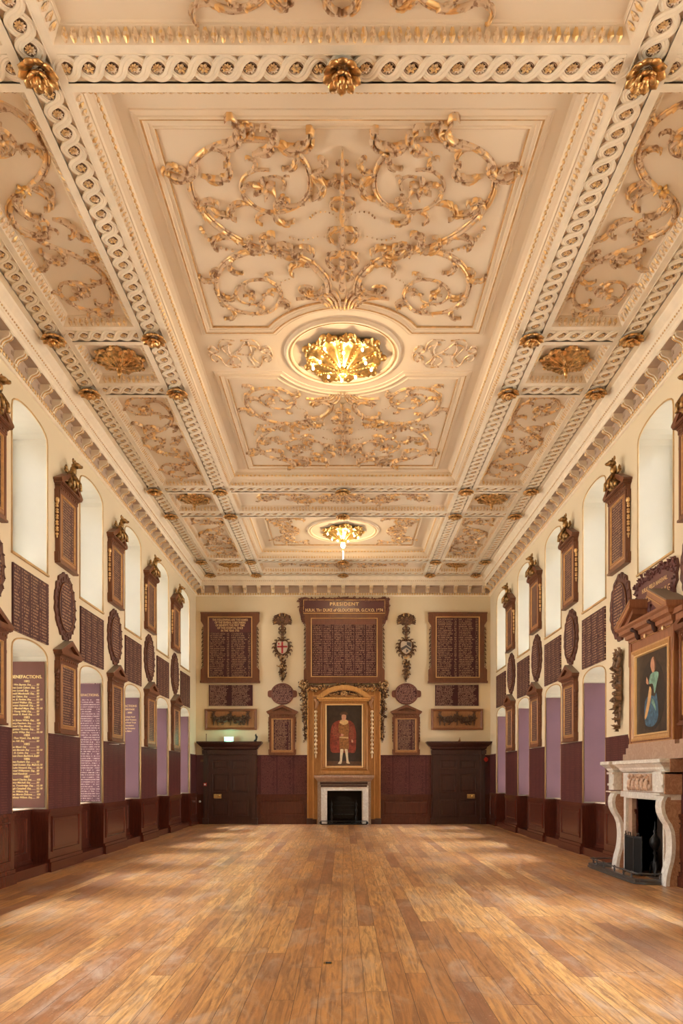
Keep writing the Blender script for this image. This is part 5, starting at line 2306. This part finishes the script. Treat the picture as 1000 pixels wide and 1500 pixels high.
cv = [c for c in pic.children if c.name.startswith('canvas')][0]
flat(cv, 'painted_floor', [(x0 + .04, z0 + .04), (x1 - .04, z0 + .04), (x1 - .04, z0 + .22), (x0 + .04, z0 + .24)], 'paintbrown', 1, False)
flat(cv, 'painted_robe', [(-.20, zf + .42), (-.46, zf + .46), (-.50, zf + .9), (-.46, zf + 1.3), (-.36, zf + 1.5), (-.12, zf + 1.60), (.14, zf + 1.60), (.34, zf + 1.48), (.43, zf + 1.2), (.44, zf + .8), (.40, zf + .44), (.16, zf + .42)], 'paintred', 2)
flat(cv, 'painted_tunic', [(-.15, zf + .52), (-.17, zf + 1.0), (-.19, zf + 1.42), (0, zf + 1.56), (.18, zf + 1.44), (.17, zf + 1.0), (.16, zf + .52)], 'paintochre', 3)
flat(cv, 'painted_leg', [(-.13, zf + .54), (-.14, zf + .3), (-.15, zf + .12), (-.22, zf + .03), (-.10, zf + .02), (-.07, zf + .12), (-.05, zf + .3), (-.02, zf + .54)], 'paintpale', 4)
flat(cv, 'painted_leg', [(.03, zf + .54), (.07, zf + .3), (.09, zf + .12), (.10, zf + .04), (.22, zf + .03), (.17, zf + .12), (.15, zf + .3), (.13, zf + .54)], 'paintpale', 4)
flat(cv, 'painted_sleeve', [(-.36, zf + 1.36), (-.42, zf + 1.16), (-.30, zf + .98), (-.10, zf + 1.0), (-.12, zf + 1.12), (-.26, zf + 1.16), (-.24, zf + 1.34)], 'paintsleeve', 4)
flat(cv, 'painted_sleeve', [(.28, zf + 1.38), (.36, zf + 1.18), (.34, zf + .90), (.26, zf + .86), (.22, zf + 1.0), (.24, zf + 1.15), (.20, zf + 1.32)], 'paintsleeve', 4)
flat(cv, 'painted_hand', [(-.10, zf + 1.01), (-.02, zf + 1.02), (-.02, zf + 1.09), (-.11, zf + 1.10)], 'paintskin', 5)
flat(cv, 'painted_hand', [(.27, zf + .80), (.33, zf + .79), (.33, zf + .87), (.27, zf + .89)], 'paintskin', 5)
flat(cv, 'painted_collar', [(-.16, zf + 1.50), (0, zf + 1.42), (.16, zf + 1.50), (.11, zf + 1.60), (-.11, zf + 1.60)], 'paintgold', 4)
flat(cv, 'painted_face', [(-.07, zf + 1.62), (-.085, zf + 1.70), (-.07, zf + 1.79), (0, zf + 1.82), (.075, zf + 1.78), (.085, zf + 1.68), (.05, zf + 1.60), (0, zf + 1.57), (-.04, zf + 1.59)], 'paintskin', 5)
flat(cv, 'painted_cap', [(-.12, zf + 1.77), (-.15, zf + 1.82), (-.08, zf + 1.89), (.06, zf + 1.90), (.14, zf + 1.83), (.11, zf + 1.77), (0, zf + 1.80)], 'paintbrown', 6)
flat(cv, 'painted_sash', [(-.16, zf + 1.00), (.16, zf + .98), (.16, zf + .93), (-.16, zf + .95)], 'paintgold', 5, False)

# marble chimneypiece of the end wall
fp = thing('fireplace', 'plain pinkish marble fireplace at the middle of the end wall', 'fireplace', (CX, YB - .08, 0))
lx, rx = cl(479), cl(530.5)
lo_, ro_ = cl(465.5), cl(542.5)
mb = MB()
mb.prism([[(lo_, 0), (lx, 0), (lx, zm), (rx, zm), (rx, 0), (ro_, 0), (ro_, bz(1144)), (lo_, bz(1144))]], -.14, .08)
mb.build('surround', 'grey_marble', fp)
mb = MB()
mb.prism([[(lx - .21, 0), (lx, 0), (lx, zm), (rx, zm), (rx, 0), (rx + .21, 0), (rx + .21, zm + .18), (lx - .21, zm + .18)]], -.18, -.13)
mb.build('slip', 'marble', fp)
mb = MB()
mb.box(cl(469), cl(538), -.155, -.13, bz(1149), bz(1145.5))
mb.box(cl(470), cl(537), -.20, -.13, bz(1152.5), bz(1150))
mb.build('frieze_panel', 'mahogany', fp)
mb = MB()
L = []
for d, z in ((0, bz(1144.5)), (.03, bz(1143.5)), (.05, bz(1142)), (.10, bz(1140)), (.12, bz(1138.5)), (.13, bz(1136)), (.12, bz(1135.7))):
    L.append([(lo_ - d, .0, z), (lo_ - d, -.16 - d, z), (ro_ + d, -.16 - d, z), (ro_ + d, .0, z)])
mb.rings(L, 0, closed=False)
mb.add(L[-1], [(0, 1, 2, 3)])
mb.build('mantel_shelf', 'pink_marble', fp)
mb = MB()
d = .55
mb.box(lx - .02, lx, .08, d + .08, 0, zm + .1)
mb.box(rx, rx + .02, .08, d + .08, 0, zm + .1)
mb.box(lx - .02, rx + .02, d + .06, d + .10, 0, zm + .1)
mb.box(lx - .02, rx + .02, -.1, d + .08, zm + .08, zm + .12)
mb.box(lx, rx, .0, d + .08, .0, .02)
mb.build('firebox', 'black', fp)

gr = thing('fire_grate', 'dark iron basket grate with arched back in the end fireplace', 'grate', (CX, YB - .06, 0))
mb = MB()
for z in (bz(1175), bz(1180), bz(1186), bz(1192)):
    mb.tube([(-.37, 0, z), (.37, 0, z)], .012, 6)
for x in (-.37, -.25, -.12, 0, .12, .25, .37):
    mb.box(x - .008, x + .008, -.01, .01, bz(1193), bz(1175))
mb.box(-.37, .37, .0, .3, bz(1194), bz(1193))
mb.build('basket', 'iron', gr)
mb = MB()
mb.prism([[(-.33, .2), (.33, .2), (.33, .78)] + [(.33 * math.cos(PI * i / 12), .78 + .22 * math.sin(PI * i / 12)) for i in range(1, 12)] + [(-.33, .78)]], .30, .33)
mb.prism([[(.26 * math.cos(PI * i / 12), .84 + .12 * math.sin(PI * i / 12)) for i in range(0, 13)]], .27, .30)
mb.build('fire_back', 'iron', gr)
for s in (-1, 1):
    mb = MB()
    X = s * .45
    mb.lathe([(.0, 0), (.05, 0), (.05, .03), (.02, .06), (.03, .12), (.055, .2), (.03, .28), (.018, .34), (.045, .42), (.05, .48), (.02, .53), (.015, .6), (.04, .66), (.04, .71), (.012, .76), (0, .9)], (X, -.02, .03), 'z', 12)
    mb.tube([(X, -.02, .1), (X + s * .09, -.06, .08), (X + s * .12, -.08, .0)], [.03, .025, .03], 7)
    mb.build('andiron_post', 'iron', gr)
fe = thing('fender', 'low steel fender across the hearth of the end fireplace', 'fender', (CX, YB - .40, 0))
mb = MB()
X = cl(537)
mb.box(-X, X, -.02, .02, .0, .035)
for s in (-1, 1):
    a, b = sorted((s * X, s * (X - .04)))
    mb.box(a, b, -.02, .16, 0, .035)
    mb.ell((s * X, 0, .07), (.045, .045, .05), 8, 6)
mb.build('plinth', 'iron', fe)
mb = MB()
mb.tube([(-X, 0, .13), (X, 0, .13)], .014, 8)
for i in range(7):
    x = -X + 2 * X * i / 6
    mb.tube([(x, 0, .03), (x, 0, .13)], .012, 6)
mb.build('rail', 'iron', fe)

# ------------------------------------------------------------------ right wall: baroque chimneypiece
YC = 12.75
loc, rz = (W2, YC, 0), -PI / 2
bf = thing('fireplace', 'large white and brown marble fireplace with S-curved jambs on the right wall', 'fireplace', loc, rz)
CP = [(.26, 0), (.255, .08), (.245, .16), (.225, .26), (.19, .38), (.17, .50), (.162, .62), (.165, .74), (.18, .86), (.22, .97), (.28, 1.06), (.32, 1.15), (.335, 1.25), (.325, 1.34), (.29, 1.41), (.26, 1.44)]
PT = lambda x, y, z: (y, -x, z)
for s, nm in ((-1, 'far'), (1, 'near')):
    a, b = sorted((s * 1.17, s * .95))
    mb = MB(PT)
    mb.prism([[(0, 0)] + [(p - .055, z) for p, z in CP] + [(0, 1.44)]], a + .004, b - .004)
    mb.build('jamb_side', 'brown_marble', bf)
    mb = MB(PT)
    mb.prism([[(p, z) for p, z in CP] + [(p - .06, z) for p, z in reversed(CP)]], a, b)
    mb.prism([[(.2, 1.40), (.37, 1.44), (.36, 1.46), (.1, 1.46)]], a - .01, b + .01)
    mb.build('s_curved_jamb', 'marble', bf)
OX0, OX1, OZ = -.76, .80, 1.34
mb = MB()
mb.prism([[(-.96, 0), (OX0 - .1, 0), (OX0 - .1, OZ + .1), (OX1 + .05, OZ + .1), (OX1 + .05, 0), (.96, 0), (.96, 1.45), (-.96, 1.45)]], -.11, 0)
mb.build('inner_slab', 'brown_marble', bf)
mb = MB()
mb.prism([[(OX0 - .1, 0), (OX0, 0), (OX0, OZ), (OX1, OZ), (OX1, 0), (OX1 + .05, 0), (OX1 + .05, OZ + .12), (OX0 - .1, OZ + .12)]], -.15, -.0)
mb.box(-.95, 1.17, -.18, 0, OZ + .02, 1.46)
mb.build('opening_architrave', 'marble', bf)
mb = MB()
mb.box(-1.17, 1.17, -.16, 0, 1.46, 1.80)
mb.box(1.181, 1.20, -.29, 0, 1.45, 1.80)
mb.build('frieze', 'brown_marble', bf)
mb = MB()
mb.box(-.70, -.46, -.22, -.1, 1.47, 1.80)
mb.box(.58, .80, -.22, -.1, 1.47, 1.80)
mb.box(-.46, .58, -.205, -.1, 1.47, 1.80)
for s in (-1, 1):
    a, b = sorted((s * 1.18, s * .93))
    mb.box(a, b, -.31, 0, 1.48, 1.80)
    mb.box(a - .015, b + .015, -.335, 0, 1.56, 1.60)
    mb.box(a - .02, b + .02, -.345, 0, 1.77, 1.81)
mb.build('frieze_block', 'marble', bf)
mb = MB()
mb.box(-.40, .52, -.23, -.2, 1.49, 1.78)
rr_ = random.Random(4)
for i, x in enumerate((-.30, -.12, .06, .24, .42)):
    q = rr_.uniform(-.03, .03)
    mb.ell((x, -.26, 1.62 + q * .5), (.055, .05, .075), 8, 6)
    mb.ell((x + .02 * (-1) ** i, -.275, 1.735), (.034, .034, .036), 8, 6)
    mb.tube([(x - .02, -.26, 1.58), (x - .05, -.27, 1.53), (x - .03, -.26, 1.49)], [.03, .026, .018], 6)
    mb.tube([(x + .02, -.26, 1.58), (x + .05, -.28, 1.55), (x + .05, -.26, 1.49)], [.03, .026, .018], 6)
    mb.tube([(x + .03, -.27, 1.68), (x + .09, -.28, 1.66), (x + .11, -.27, 1.71)], [.02, .017, .014], 6)
    mb.ell((x + .09, -.245, 1.56), (.04, .03, .05), 7, 5)
mb.build('cherub_relief', 'terracotta', bf)


def shelf(x0, x1, pr, mat, name, top=True):
    mb = MB()
    L = []
    for d, z in ((-.14, 1.81), (-.12, 1.83), (-.10, 1.85), (-.09, 1.88), (-.04, 1.92), (-.02, 1.94), (0, 1.95), (0, 2.00), (-.015, 2.01)):
        L.append([(x0 - d * .8 - .1, 0, z), (x0 - d * .8 - .1, -(pr + d), z), (x1 + d * .8 + .1, -(pr + d), z), (x1 + d * .8 + .1, 0, z)])
    mb.rings(L, 0, closed=False)
    mb.add(L[-1], [(0, 1, 2, 3)])
    mb.add(L[0], [(3, 2, 1, 0)])
    mb.build(name, mat, bf)


shelf(-1.24, -.98, .42, 'marble', 'mantel_shelf_end')
shelf(-1.05, 1.12, .28, 'brown_marble', 'mantel_core')
shelf(-.66, 1.16, .40, 'marble', 'mantel_shelf')
mb = MB()
mb.box(1.262, 1.275, -.24, 0, 1.80, 2.005)
mb.build('return_slab', 'brown_marble', bf)
mb = MB()
mb.box(OX0, OX1, -.11, -.108, 0, OZ)
mb2 = MB()
mb2.box(OX0 - .0, OX1, -.112, -.110, .0, .004)
mb = MB()
D = .42
mb.box(OX0 - .02, OX0, 0, D, 0, OZ + .02)
mb.box(OX1, OX1 + .02, 0, D, 0, OZ + .02)
mb.box(OX0 - .02, OX1 + .02, D, D + .02, 0, OZ + .02)
mb.box(OX0 - .02, OX1 + .02, 0, D, OZ, OZ + .02)
mb.box(OX0, OX1, -.1, D, 0, .012)
mb.build('firebox', 'soot', bf)
mb = MB()
mb.box(OX0, OX0 + .16, -.10, -.02, .012, OZ)
mb.build('cheek_slip', 'pink_marble', bf)

# fender
fe = thing('fender', 'polished steel club fender with rail before the right-hand marble fireplace', 'fender', loc, rz)
path = [(-1.28, -.16), (-1.34, -.35), (-1.30, -.56), (-1.15, -.62), (.72, -.62), (.90, -.56), (.97, -.42), (.98, -.27)]
pp = catmull(path, .06)
mb = MB()
L = []
for i, (x, y) in enumerate(pp):
    a, b = pp[max(i - 1, 0)], pp[min(i + 1, len(pp) - 1)]
    d = math.hypot(b[0] - a[0], b[1] - a[1])
    nx, ny = (b[1] - a[1]) / d, -(b[0] - a[0]) / d
    L.append([(x + nx * w, y + ny * w, z) for w, z in ((.055, 0.004), (.055, .03), (.035, .04), (.04, .075), (.03, .085), (-.03, .085), (-.04, .004))])
mb.rings(L, 0)
for e in (L[0], L[-1]):
    mb.add(e, [tuple(range(7))])
mb.build('plinth', 'steel', fe)
mb = MB()
mb.tube([(x, y, .17) for x, y in pp], .014, 8)
mb.build('rail', 'steel', fe)
for k in range(8):
    i = int((len(pp) - 1) * k / 7)
    mb = MB()
    x, y = pp[i]
    mb.lathe([(.022, .085), (.012, .1), (.02, .125), (.01, .15), (.026, .165), (.026, .18), (.008, .195), (0, .2)], (x, y, 0), 'z', 9)
    mb.build('post', 'steel', fe)

# fire screen
fs = thing('fire_screen', 'black mesh folding fire screen in front of the right-hand fireplace opening', 'fire screen', (W2, YC, 0), rz)
for k, (xa, ya, xb, yb) in enumerate(((-.70, -.16, -.52, -.26), (-.52, -.26, -.08, -.27), (-.08, -.27, .05, -.18))):
    T = (lambda xa, ya, xb, yb: (lambda u, v, z: (xa + (xb - xa) * u, ya + (yb - ya) * u + v, z)))(xa, ya, xb, yb)
    mb = MB(T)
    mb.box(.03, .97, -.003, .003, .04, .66)
    fr = MB(T)
    for (a, b, z0, z1) in ((0, .05, .015, .70), (.95, 1, .015, .70), (0, 1, .66, .69), (0, 1, .03, .06)):
        fr.box(a, b, -.008, .008, z0, z1)
    fr.box(.35, .39, -.006, .006, .69, .74)
    fr.box(.61, .65, -.006, .006, .69, .74)
    fr.box(.35, .65, -.006, .006, .735, .75)
    leafo = fr.build('folding_panel', 'iron', fs)
    mb.build('wire_mesh', 'mesh', leafo)
# andiron and grate
an = thing('andiron', 'tall black ball-topped andiron in the right-hand fireplace', 'andiron', (W2 + .05, 12.72, .012), rz)
mb = MB()
mb.lathe([(.0, .0), (.06, .0), (.06, .03), (.03, .06), (.045, .14), (.06, .2), (.03, .28), (.02, .36), (.04, .40), (.02, .44), (.05, .47), (.085, .53), (.095, .58), (.085, .64), (.04, .70), (.02, .73), (.035, .77), (.012, .82), (.008, .92), (0, .96)],
         (0, 0, 0), 'z', 14)
mb.build('post', 'iron', an)
mb = MB()
for s in (-1, 1):
    mb.tube([(s * .02, 0, .25), (s * .10, -.02, .22), (s * .13, -.03, .13), (s * .10, -.04, .04), (s * .14, -.05, .012)], [.02, .022, .02, .018, .02], 7)
mb.build('scroll_foot', 'iron', an)
gr = thing('fire_grate', 'small barred iron grate deep in the right-hand fireplace', 'grate', (W2 + .2, 12.35, .012), rz)
mb = MB()
for s in (-1, 1):
    mb.tube([(s * .24, 0, 0), (s * .24, 0, .55)], .014, 7)
    mb.ell((s * .24, 0, .57), .025, 8, 5)
mb.build('corner_post', 'iron', gr)
mb = MB()
for z in (.14, .24, .34, .44):
    mb.tube([(-.24, 0, z), (.24, 0, z)], .010, 6)
mb.box(-.24, .24, 0, .16, .12, .14)
mb.build('bars', 'iron', gr)

# overmantel with painting
YO = 12.42
om = thing('overmantel', 'oak overmantel with broken pediment above the right-hand marble fireplace', 'overmantel', (W2, YO, 0), rz)
mb = MB()
PB = 1.33
mb.box(-1.05, PB, -.22, 0, 2.012, 2.13)
mb.box(-.98, PB, -.19, 0, 2.13, 2.24)
mb.box(-.92, .95, -.17, 0, 2.24, 2.31)
mb.box(1.02, PB, -.13, 0, 2.24, 2.31)
mb.build('marble_plinth', 'pink_marble', om)
mb = MB()
x0, x1, z0, z1 = -.88, .88, 2.31, 4.12
pz0, pz1, pxh = 2.44, 3.86, .68
mb.prism([[(x0, z0), (x1, z0), (x1, z1), (x0, z1)], [(-pxh, pz0), (pxh, pz0), (pxh, pz1), (-pxh, pz1)]], -.15, 0)
for s in (-1, 1):
    a, b = sorted((s * .88, s * .80))
    mb.box(a, b, -.165, -.15, 2.31, 3.7)
    a, b = sorted((s * .91, s * .80))
    mb.box(a, b, -.17, -.15, 3.7, 4.12)
mb.build('frame', 'oak_rose', om)
mb = MB()
mb.rframe(-pxh - .09, pxh + .09, pz0 - .09, pz1 + .09, [(0, -.15), (0, -.18), (.03, -.185), (.06, -.165), (.085, -.15), (.09, -.08)])
mb.rframe(-.885, .885, 2.31, 4.12, [(0, -.15), (0, -.17), (.012, -.17), (.012, -.15)])
mb.build('gilt_moulding', 'brightoak', om)
mb = MB()
mb.prism([[(PB - .38, 2.31), (PB, 2.31), (PB, 4.12), (PB - .38, 4.12)]], -.06, 0)
mb.tube([(1.0, -.09, 2.6), (1.0, -.09, 4.1)], .035, 8)
mb.build('side_pilaster', 'oak', om)
mb = MB()
drop_husks(mb, 1.16, 3.75, 2.75, .035, -.10, 0, .08)
for q in range(3):
    sp = spiral((1.17, 2.56), .13 - .03 * q, PI / 2, .9, -1, .3)
    mb.stroke(sp, .02, .04, -.07, 0)
mb.build('husk_drop', 'palegilt', om)
# entablature
mb = MB()
L = []
for d, z in ((0, 4.12), (.02, 4.13), (.02, 4.17), (.06, 4.19), (.07, 4.25), (.14, 4.28), (.15, 4.34), (.19, 4.37), (.20, 4.40), (.18, 4.40)):
    L.append([(-.88 - d, 0, z), (-.88 - d, -.16 - d, z), (.88 + d, -.16 - d, z), (.88 + d, 0, z)])
mb.rings(L, 0, closed=False)
mb.add(L[-1], [(0, 1, 2, 3)])
mb.add(L[0], [(3, 2, 1, 0)])
for (x, w) in ((.98, .32),):
    mb.box(x, x + w, -.22, 0, 4.25, 4.33)
    mb.box(x, x + w, -.17, 0, 4.15, 4.25)
mb.build('entablature', 'oak_rose', om)
for x in (-.38, .32):
    mb = MB()
    mb.box(x - .035, x + .035, -.34, -.17, 4.27, 4.30)
    mb.tube([(x, -.33, 4.28), (x, -.25, 4.25), (x, -.22, 4.16), (x, -.20, 4.10)], [.04, .038, .045, .03], 8)
    mb.build('bracket', 'mahogany', om)
for x in (-.08, .62):
    mb = MB()
    mb.ell((x, -.21, 4.11), (.022, .025, .045), 7, 5)
    mb.build('gilt_drop', 'palegilt', om)
# broken raking pediment
for s in (-1, 1):
    mb = MB()
    X = 1.08
    mb.prism([[(s * X, 4.40), (s * X, 4.45), (s * .36, 4.80), (s * .36, 4.66), (s * (X - .26), 4.40)]], -.36, 0)
    mb.prism([[(s * (X - .2), 4.40), (s * (X - .45), 4.40), (s * .40, 4.56), (s * .40, 4.66)]], -.30, 0)
    mb.build('raking_pediment', 'oak_rose', om)
    mb = MB()
    mb.prism([[(s * X, 4.45), (s * X, 4.458), (s * .36, 4.808), (s * .36, 4.80)]], -.365, 0)
    mb.build('pediment_top', 'lead', om)
    mb = MB()
    mb.prism([[(s * (X - .02), 4.43), (s * (X - .02), 4.447), (s * .36, 4.785), (s * .36, 4.768)]], -.372, -.35)
    mb.prism([[(s * (X - .14), 4.40), (s * (X - .17), 4.40), (s * .36, 4.668), (s * .36, 4.69)]], -.372, -.35)
    mb.build('gilt_fillet', 'brightoak', om)

# cream shaped backing with scroll foot beside the overmantel
mb = MB()
mb.prism([[(-1.16, 2.5), (-1.12, 2.38), (-.95, 2.33), (-.88, 2.33), (-.88, 4.0), (-1.02, 4.08), (-1.12, 4.0), (-1.10, 3.0), (-1.18, 2.75)]], -.05, 0)
mb.tube([(-1.10, -.055, 2.75), (-1.04, -.055, 3.1), (-1.04, -.055, 3.9), (-.98, -.055, 4.0)], .015, 6)
mb.build('side_backing', 'wall', om)
mb = MB()
for q in range(3):
    mb.stroke(spiral((-1.0, 2.48), .13 - .035 * q, PI / 2, .95, 1, .3), .018, .05, -.05, 0)
mb.stroke([(-.96, 2.62), (-.98, 2.85), (-.93, 3.05), (-.93, 3.3)], .03, .04, -.05)
mb.build('scroll_foot', 'palegilt', om)

pt = thing('framed_painting', 'dark oval-vignette painting of a half figure in green and blue drapery', 'painting', (W2 - .0, YO, 0), rz)
mb = MB()
mb.rframe(-pxh, pxh, pz0, pz1, [(0, -.15), (0, -.165), (.02, -.165), (.03, -.14), (.035, -.12)])
mb.build('slip_frame', 'brightrim', pt)
mb = MB()
mb.box(-pxh + .02, pxh - .02, -.125, -.10, pz0 + .02, pz1 - .02)
cv = mb.build('canvas', 'paintdark2', pt)


def flat2(name, pts, mat, lay, smooth=True):
    mb = MB()
    if smooth:
        pts = catmull(pts + [pts[0]], .04)[:-1]
    mb.prism([pts], -.126 - .0006 * lay, -.124)
    return mb.build(name, mat, cv)


zc_ = 3.10
flat2('painted_oval', [(.50 * math.cos(2 * PI * i / 48), zc_ + .60 * math.sin(2 * PI * i / 48)) for i in range(48)], 'paintdark3', 1, False)
flat2('painted_skirt', [(-.10, zc_ + .02), (-.28, zc_ - .08), (-.30, zc_ - .36), (-.22, zc_ - .5), (.05, zc_ - .52), (.24, zc_ - .38), (.2, zc_ - .05), (.1, zc_ + .1)], 'paintblue', 2)
flat2('painted_bodice', [(-.08, zc_ + .02), (-.12, zc_ + .22), (-.02, zc_ + .36), (.14, zc_ + .34), (.2, zc_ + .15), (.12, zc_ - .02)], 'paintdark2', 3)
flat2('painted_drape', [(-.12, zc_ + .20), (-.08, zc_ + .34), (.08, zc_ + .38), (.26, zc_ + .34), (.18, zc_ + .16), (.10, zc_ + .02), (.04, zc_ + .18)], 'paintgreen', 4)
flat2('painted_sash', [(0, zc_ - .05), (.1, zc_ - .12), (.16, zc_ - .28), (.08, zc_ - .2), (-.02, zc_ - .12)], 'paintgreen', 4)
flat2('painted_arm', [(-.10, zc_ + .16), (-.02, zc_ + .10), (-.08, zc_ - .14), (-.22, zc_ - .36), (-.30, zc_ - .36), (-.20, zc_ - .12)], 'paintskin2', 5)
flat2('painted_hand', [(-.22, zc_ + .34), (-.14, zc_ + .24), (-.16, zc_ + .2), (-.24, zc_ + .24)], 'paintskin', 4)
flat2('painted_face', [(.0, zc_ + .40), (-.06, zc_ + .50), (-.03, zc_ + .60), (.05, zc_ + .64), (.12, zc_ + .56), (.11, zc_ + .42), (.05, zc_ + .35)], 'paintskin', 3)
flat2('painted_hair', [(.05, zc_ + .62), (.10, zc_ + .63), (.15, zc_ + .55), (.16, zc_ + .42), (.11, zc_ + .40), (.10, zc_ + .54)], 'paintbrown', 4)
mb = MB()
mb.box(-.07, .07, -.158, -.15, 2.34, 2.38)
mb.build('plaque', 'brass', om)

# carved board of the field marshal
ab = thing('field_marshal_board', 'dark carved board lettered PRINCE ALBERT under the right wall window', 'name board', (W2, 12.5, 4.35), rz)
out = [(0, 0), (.12, .10), (.2, .22), (.5, .30), (.72, .32), (.70, .42), (.80, .50), (.78, .62), (.84, .72), (.78, .86), (.62, .84), (.55, .90), (.4, .84), (.3, .92), (.1, .86), (0, .93)]
out = out + [(-x, z) for x, z in reversed(out[1:-1])]
mb = MB()
mb.prism([out], -.05, 0)
rnd.seed(12)
bunch(mb, [(-.76, .80), (-.4, .83), (0, .86), (.4, .83), (.76, .80)], .075, 90, -.035, (0,), .06, 35)
for s in (-1, 1):
    bunch(mb, [(s * .77, .78), (s * .74, .5), (s * .66, .38)], .06, 24, -.035, (0,), .05, 36)
for s in (-1, 1):
    leaf(mb, (s * .1, .12), PI / 2 - s * .8, .2, s, -.05, 0, 3)
mb.build('carved_board', 'darkred_wood', ab)
text_mesh('H.R.H. FIELD MARSHAL.', .105, 'ink', ab, (0, -.054, .60), bold=.001, sx=.95)
text_mesh('PRINCE ALBERT. K.G.', .15, 'ink', ab, (0, -.054, .40), bold=.001, sx=.90)

# carved trophy drop on the pier beside the overmantel
td = thing('carved_drop', 'brown carved wooden drop of leaves, flowers and fruit beside the right overmantel', 'carving', (W2, 14.12, 2.62), rz)
mb = MB()
for s in (-1, 1):
    flower(mb, (s * .09, 1.45), .12, 6, -.06)
    mb.tube([(s * .12, -.06, 1.40), (s * .10, -.10, 1.25), (s * .02, -.08, 1.15)], [.03, .045, .03], 7)
bunch(mb, [(.0, 1.30), (.03, 1.1), (-.01, .86)], .09, 40, -.03, (0,), .14, 22, core=.3)
bunch(mb, [(-.02, .78), (0, .55), (.0, .35), (.02, .02)], lambda q: .15 * (1 - .75 * q), 60, -.03, (0,), .14, 23, core=.22)
mb.tube([(0, -.04, 1.5), (.02, -.05, 1.0), (0, -.05, .5), (.01, -.03, .05)], [.03, .03, .025, .01], 6)
for k, z in enumerate((1.2, 1.02, .84, .66, .5, .34)):
    for s in (-1, 1):
        leaf(mb, (0, z + .03 * s), -PI / 2 + s * .9, .24 - .015 * k, -s, -.04)
mb.build('foliage', 'palecarving', td)

# floor socket near the camera
fsk = thing('floor_socket', 'tiny square metal floor plate in the boards near the camera', 'floor plate', (-.13, 6.84, 0))
mb = MB()
mb.box(-.04, .04, -.04, .04, .0005, .004)
mb.build('plate', 'brass', fsk)
mb = MB()
mb.box(-.022, .03, -.03, .03, .004, .0055)
mb.build('dark_recess', 'black', fsk)
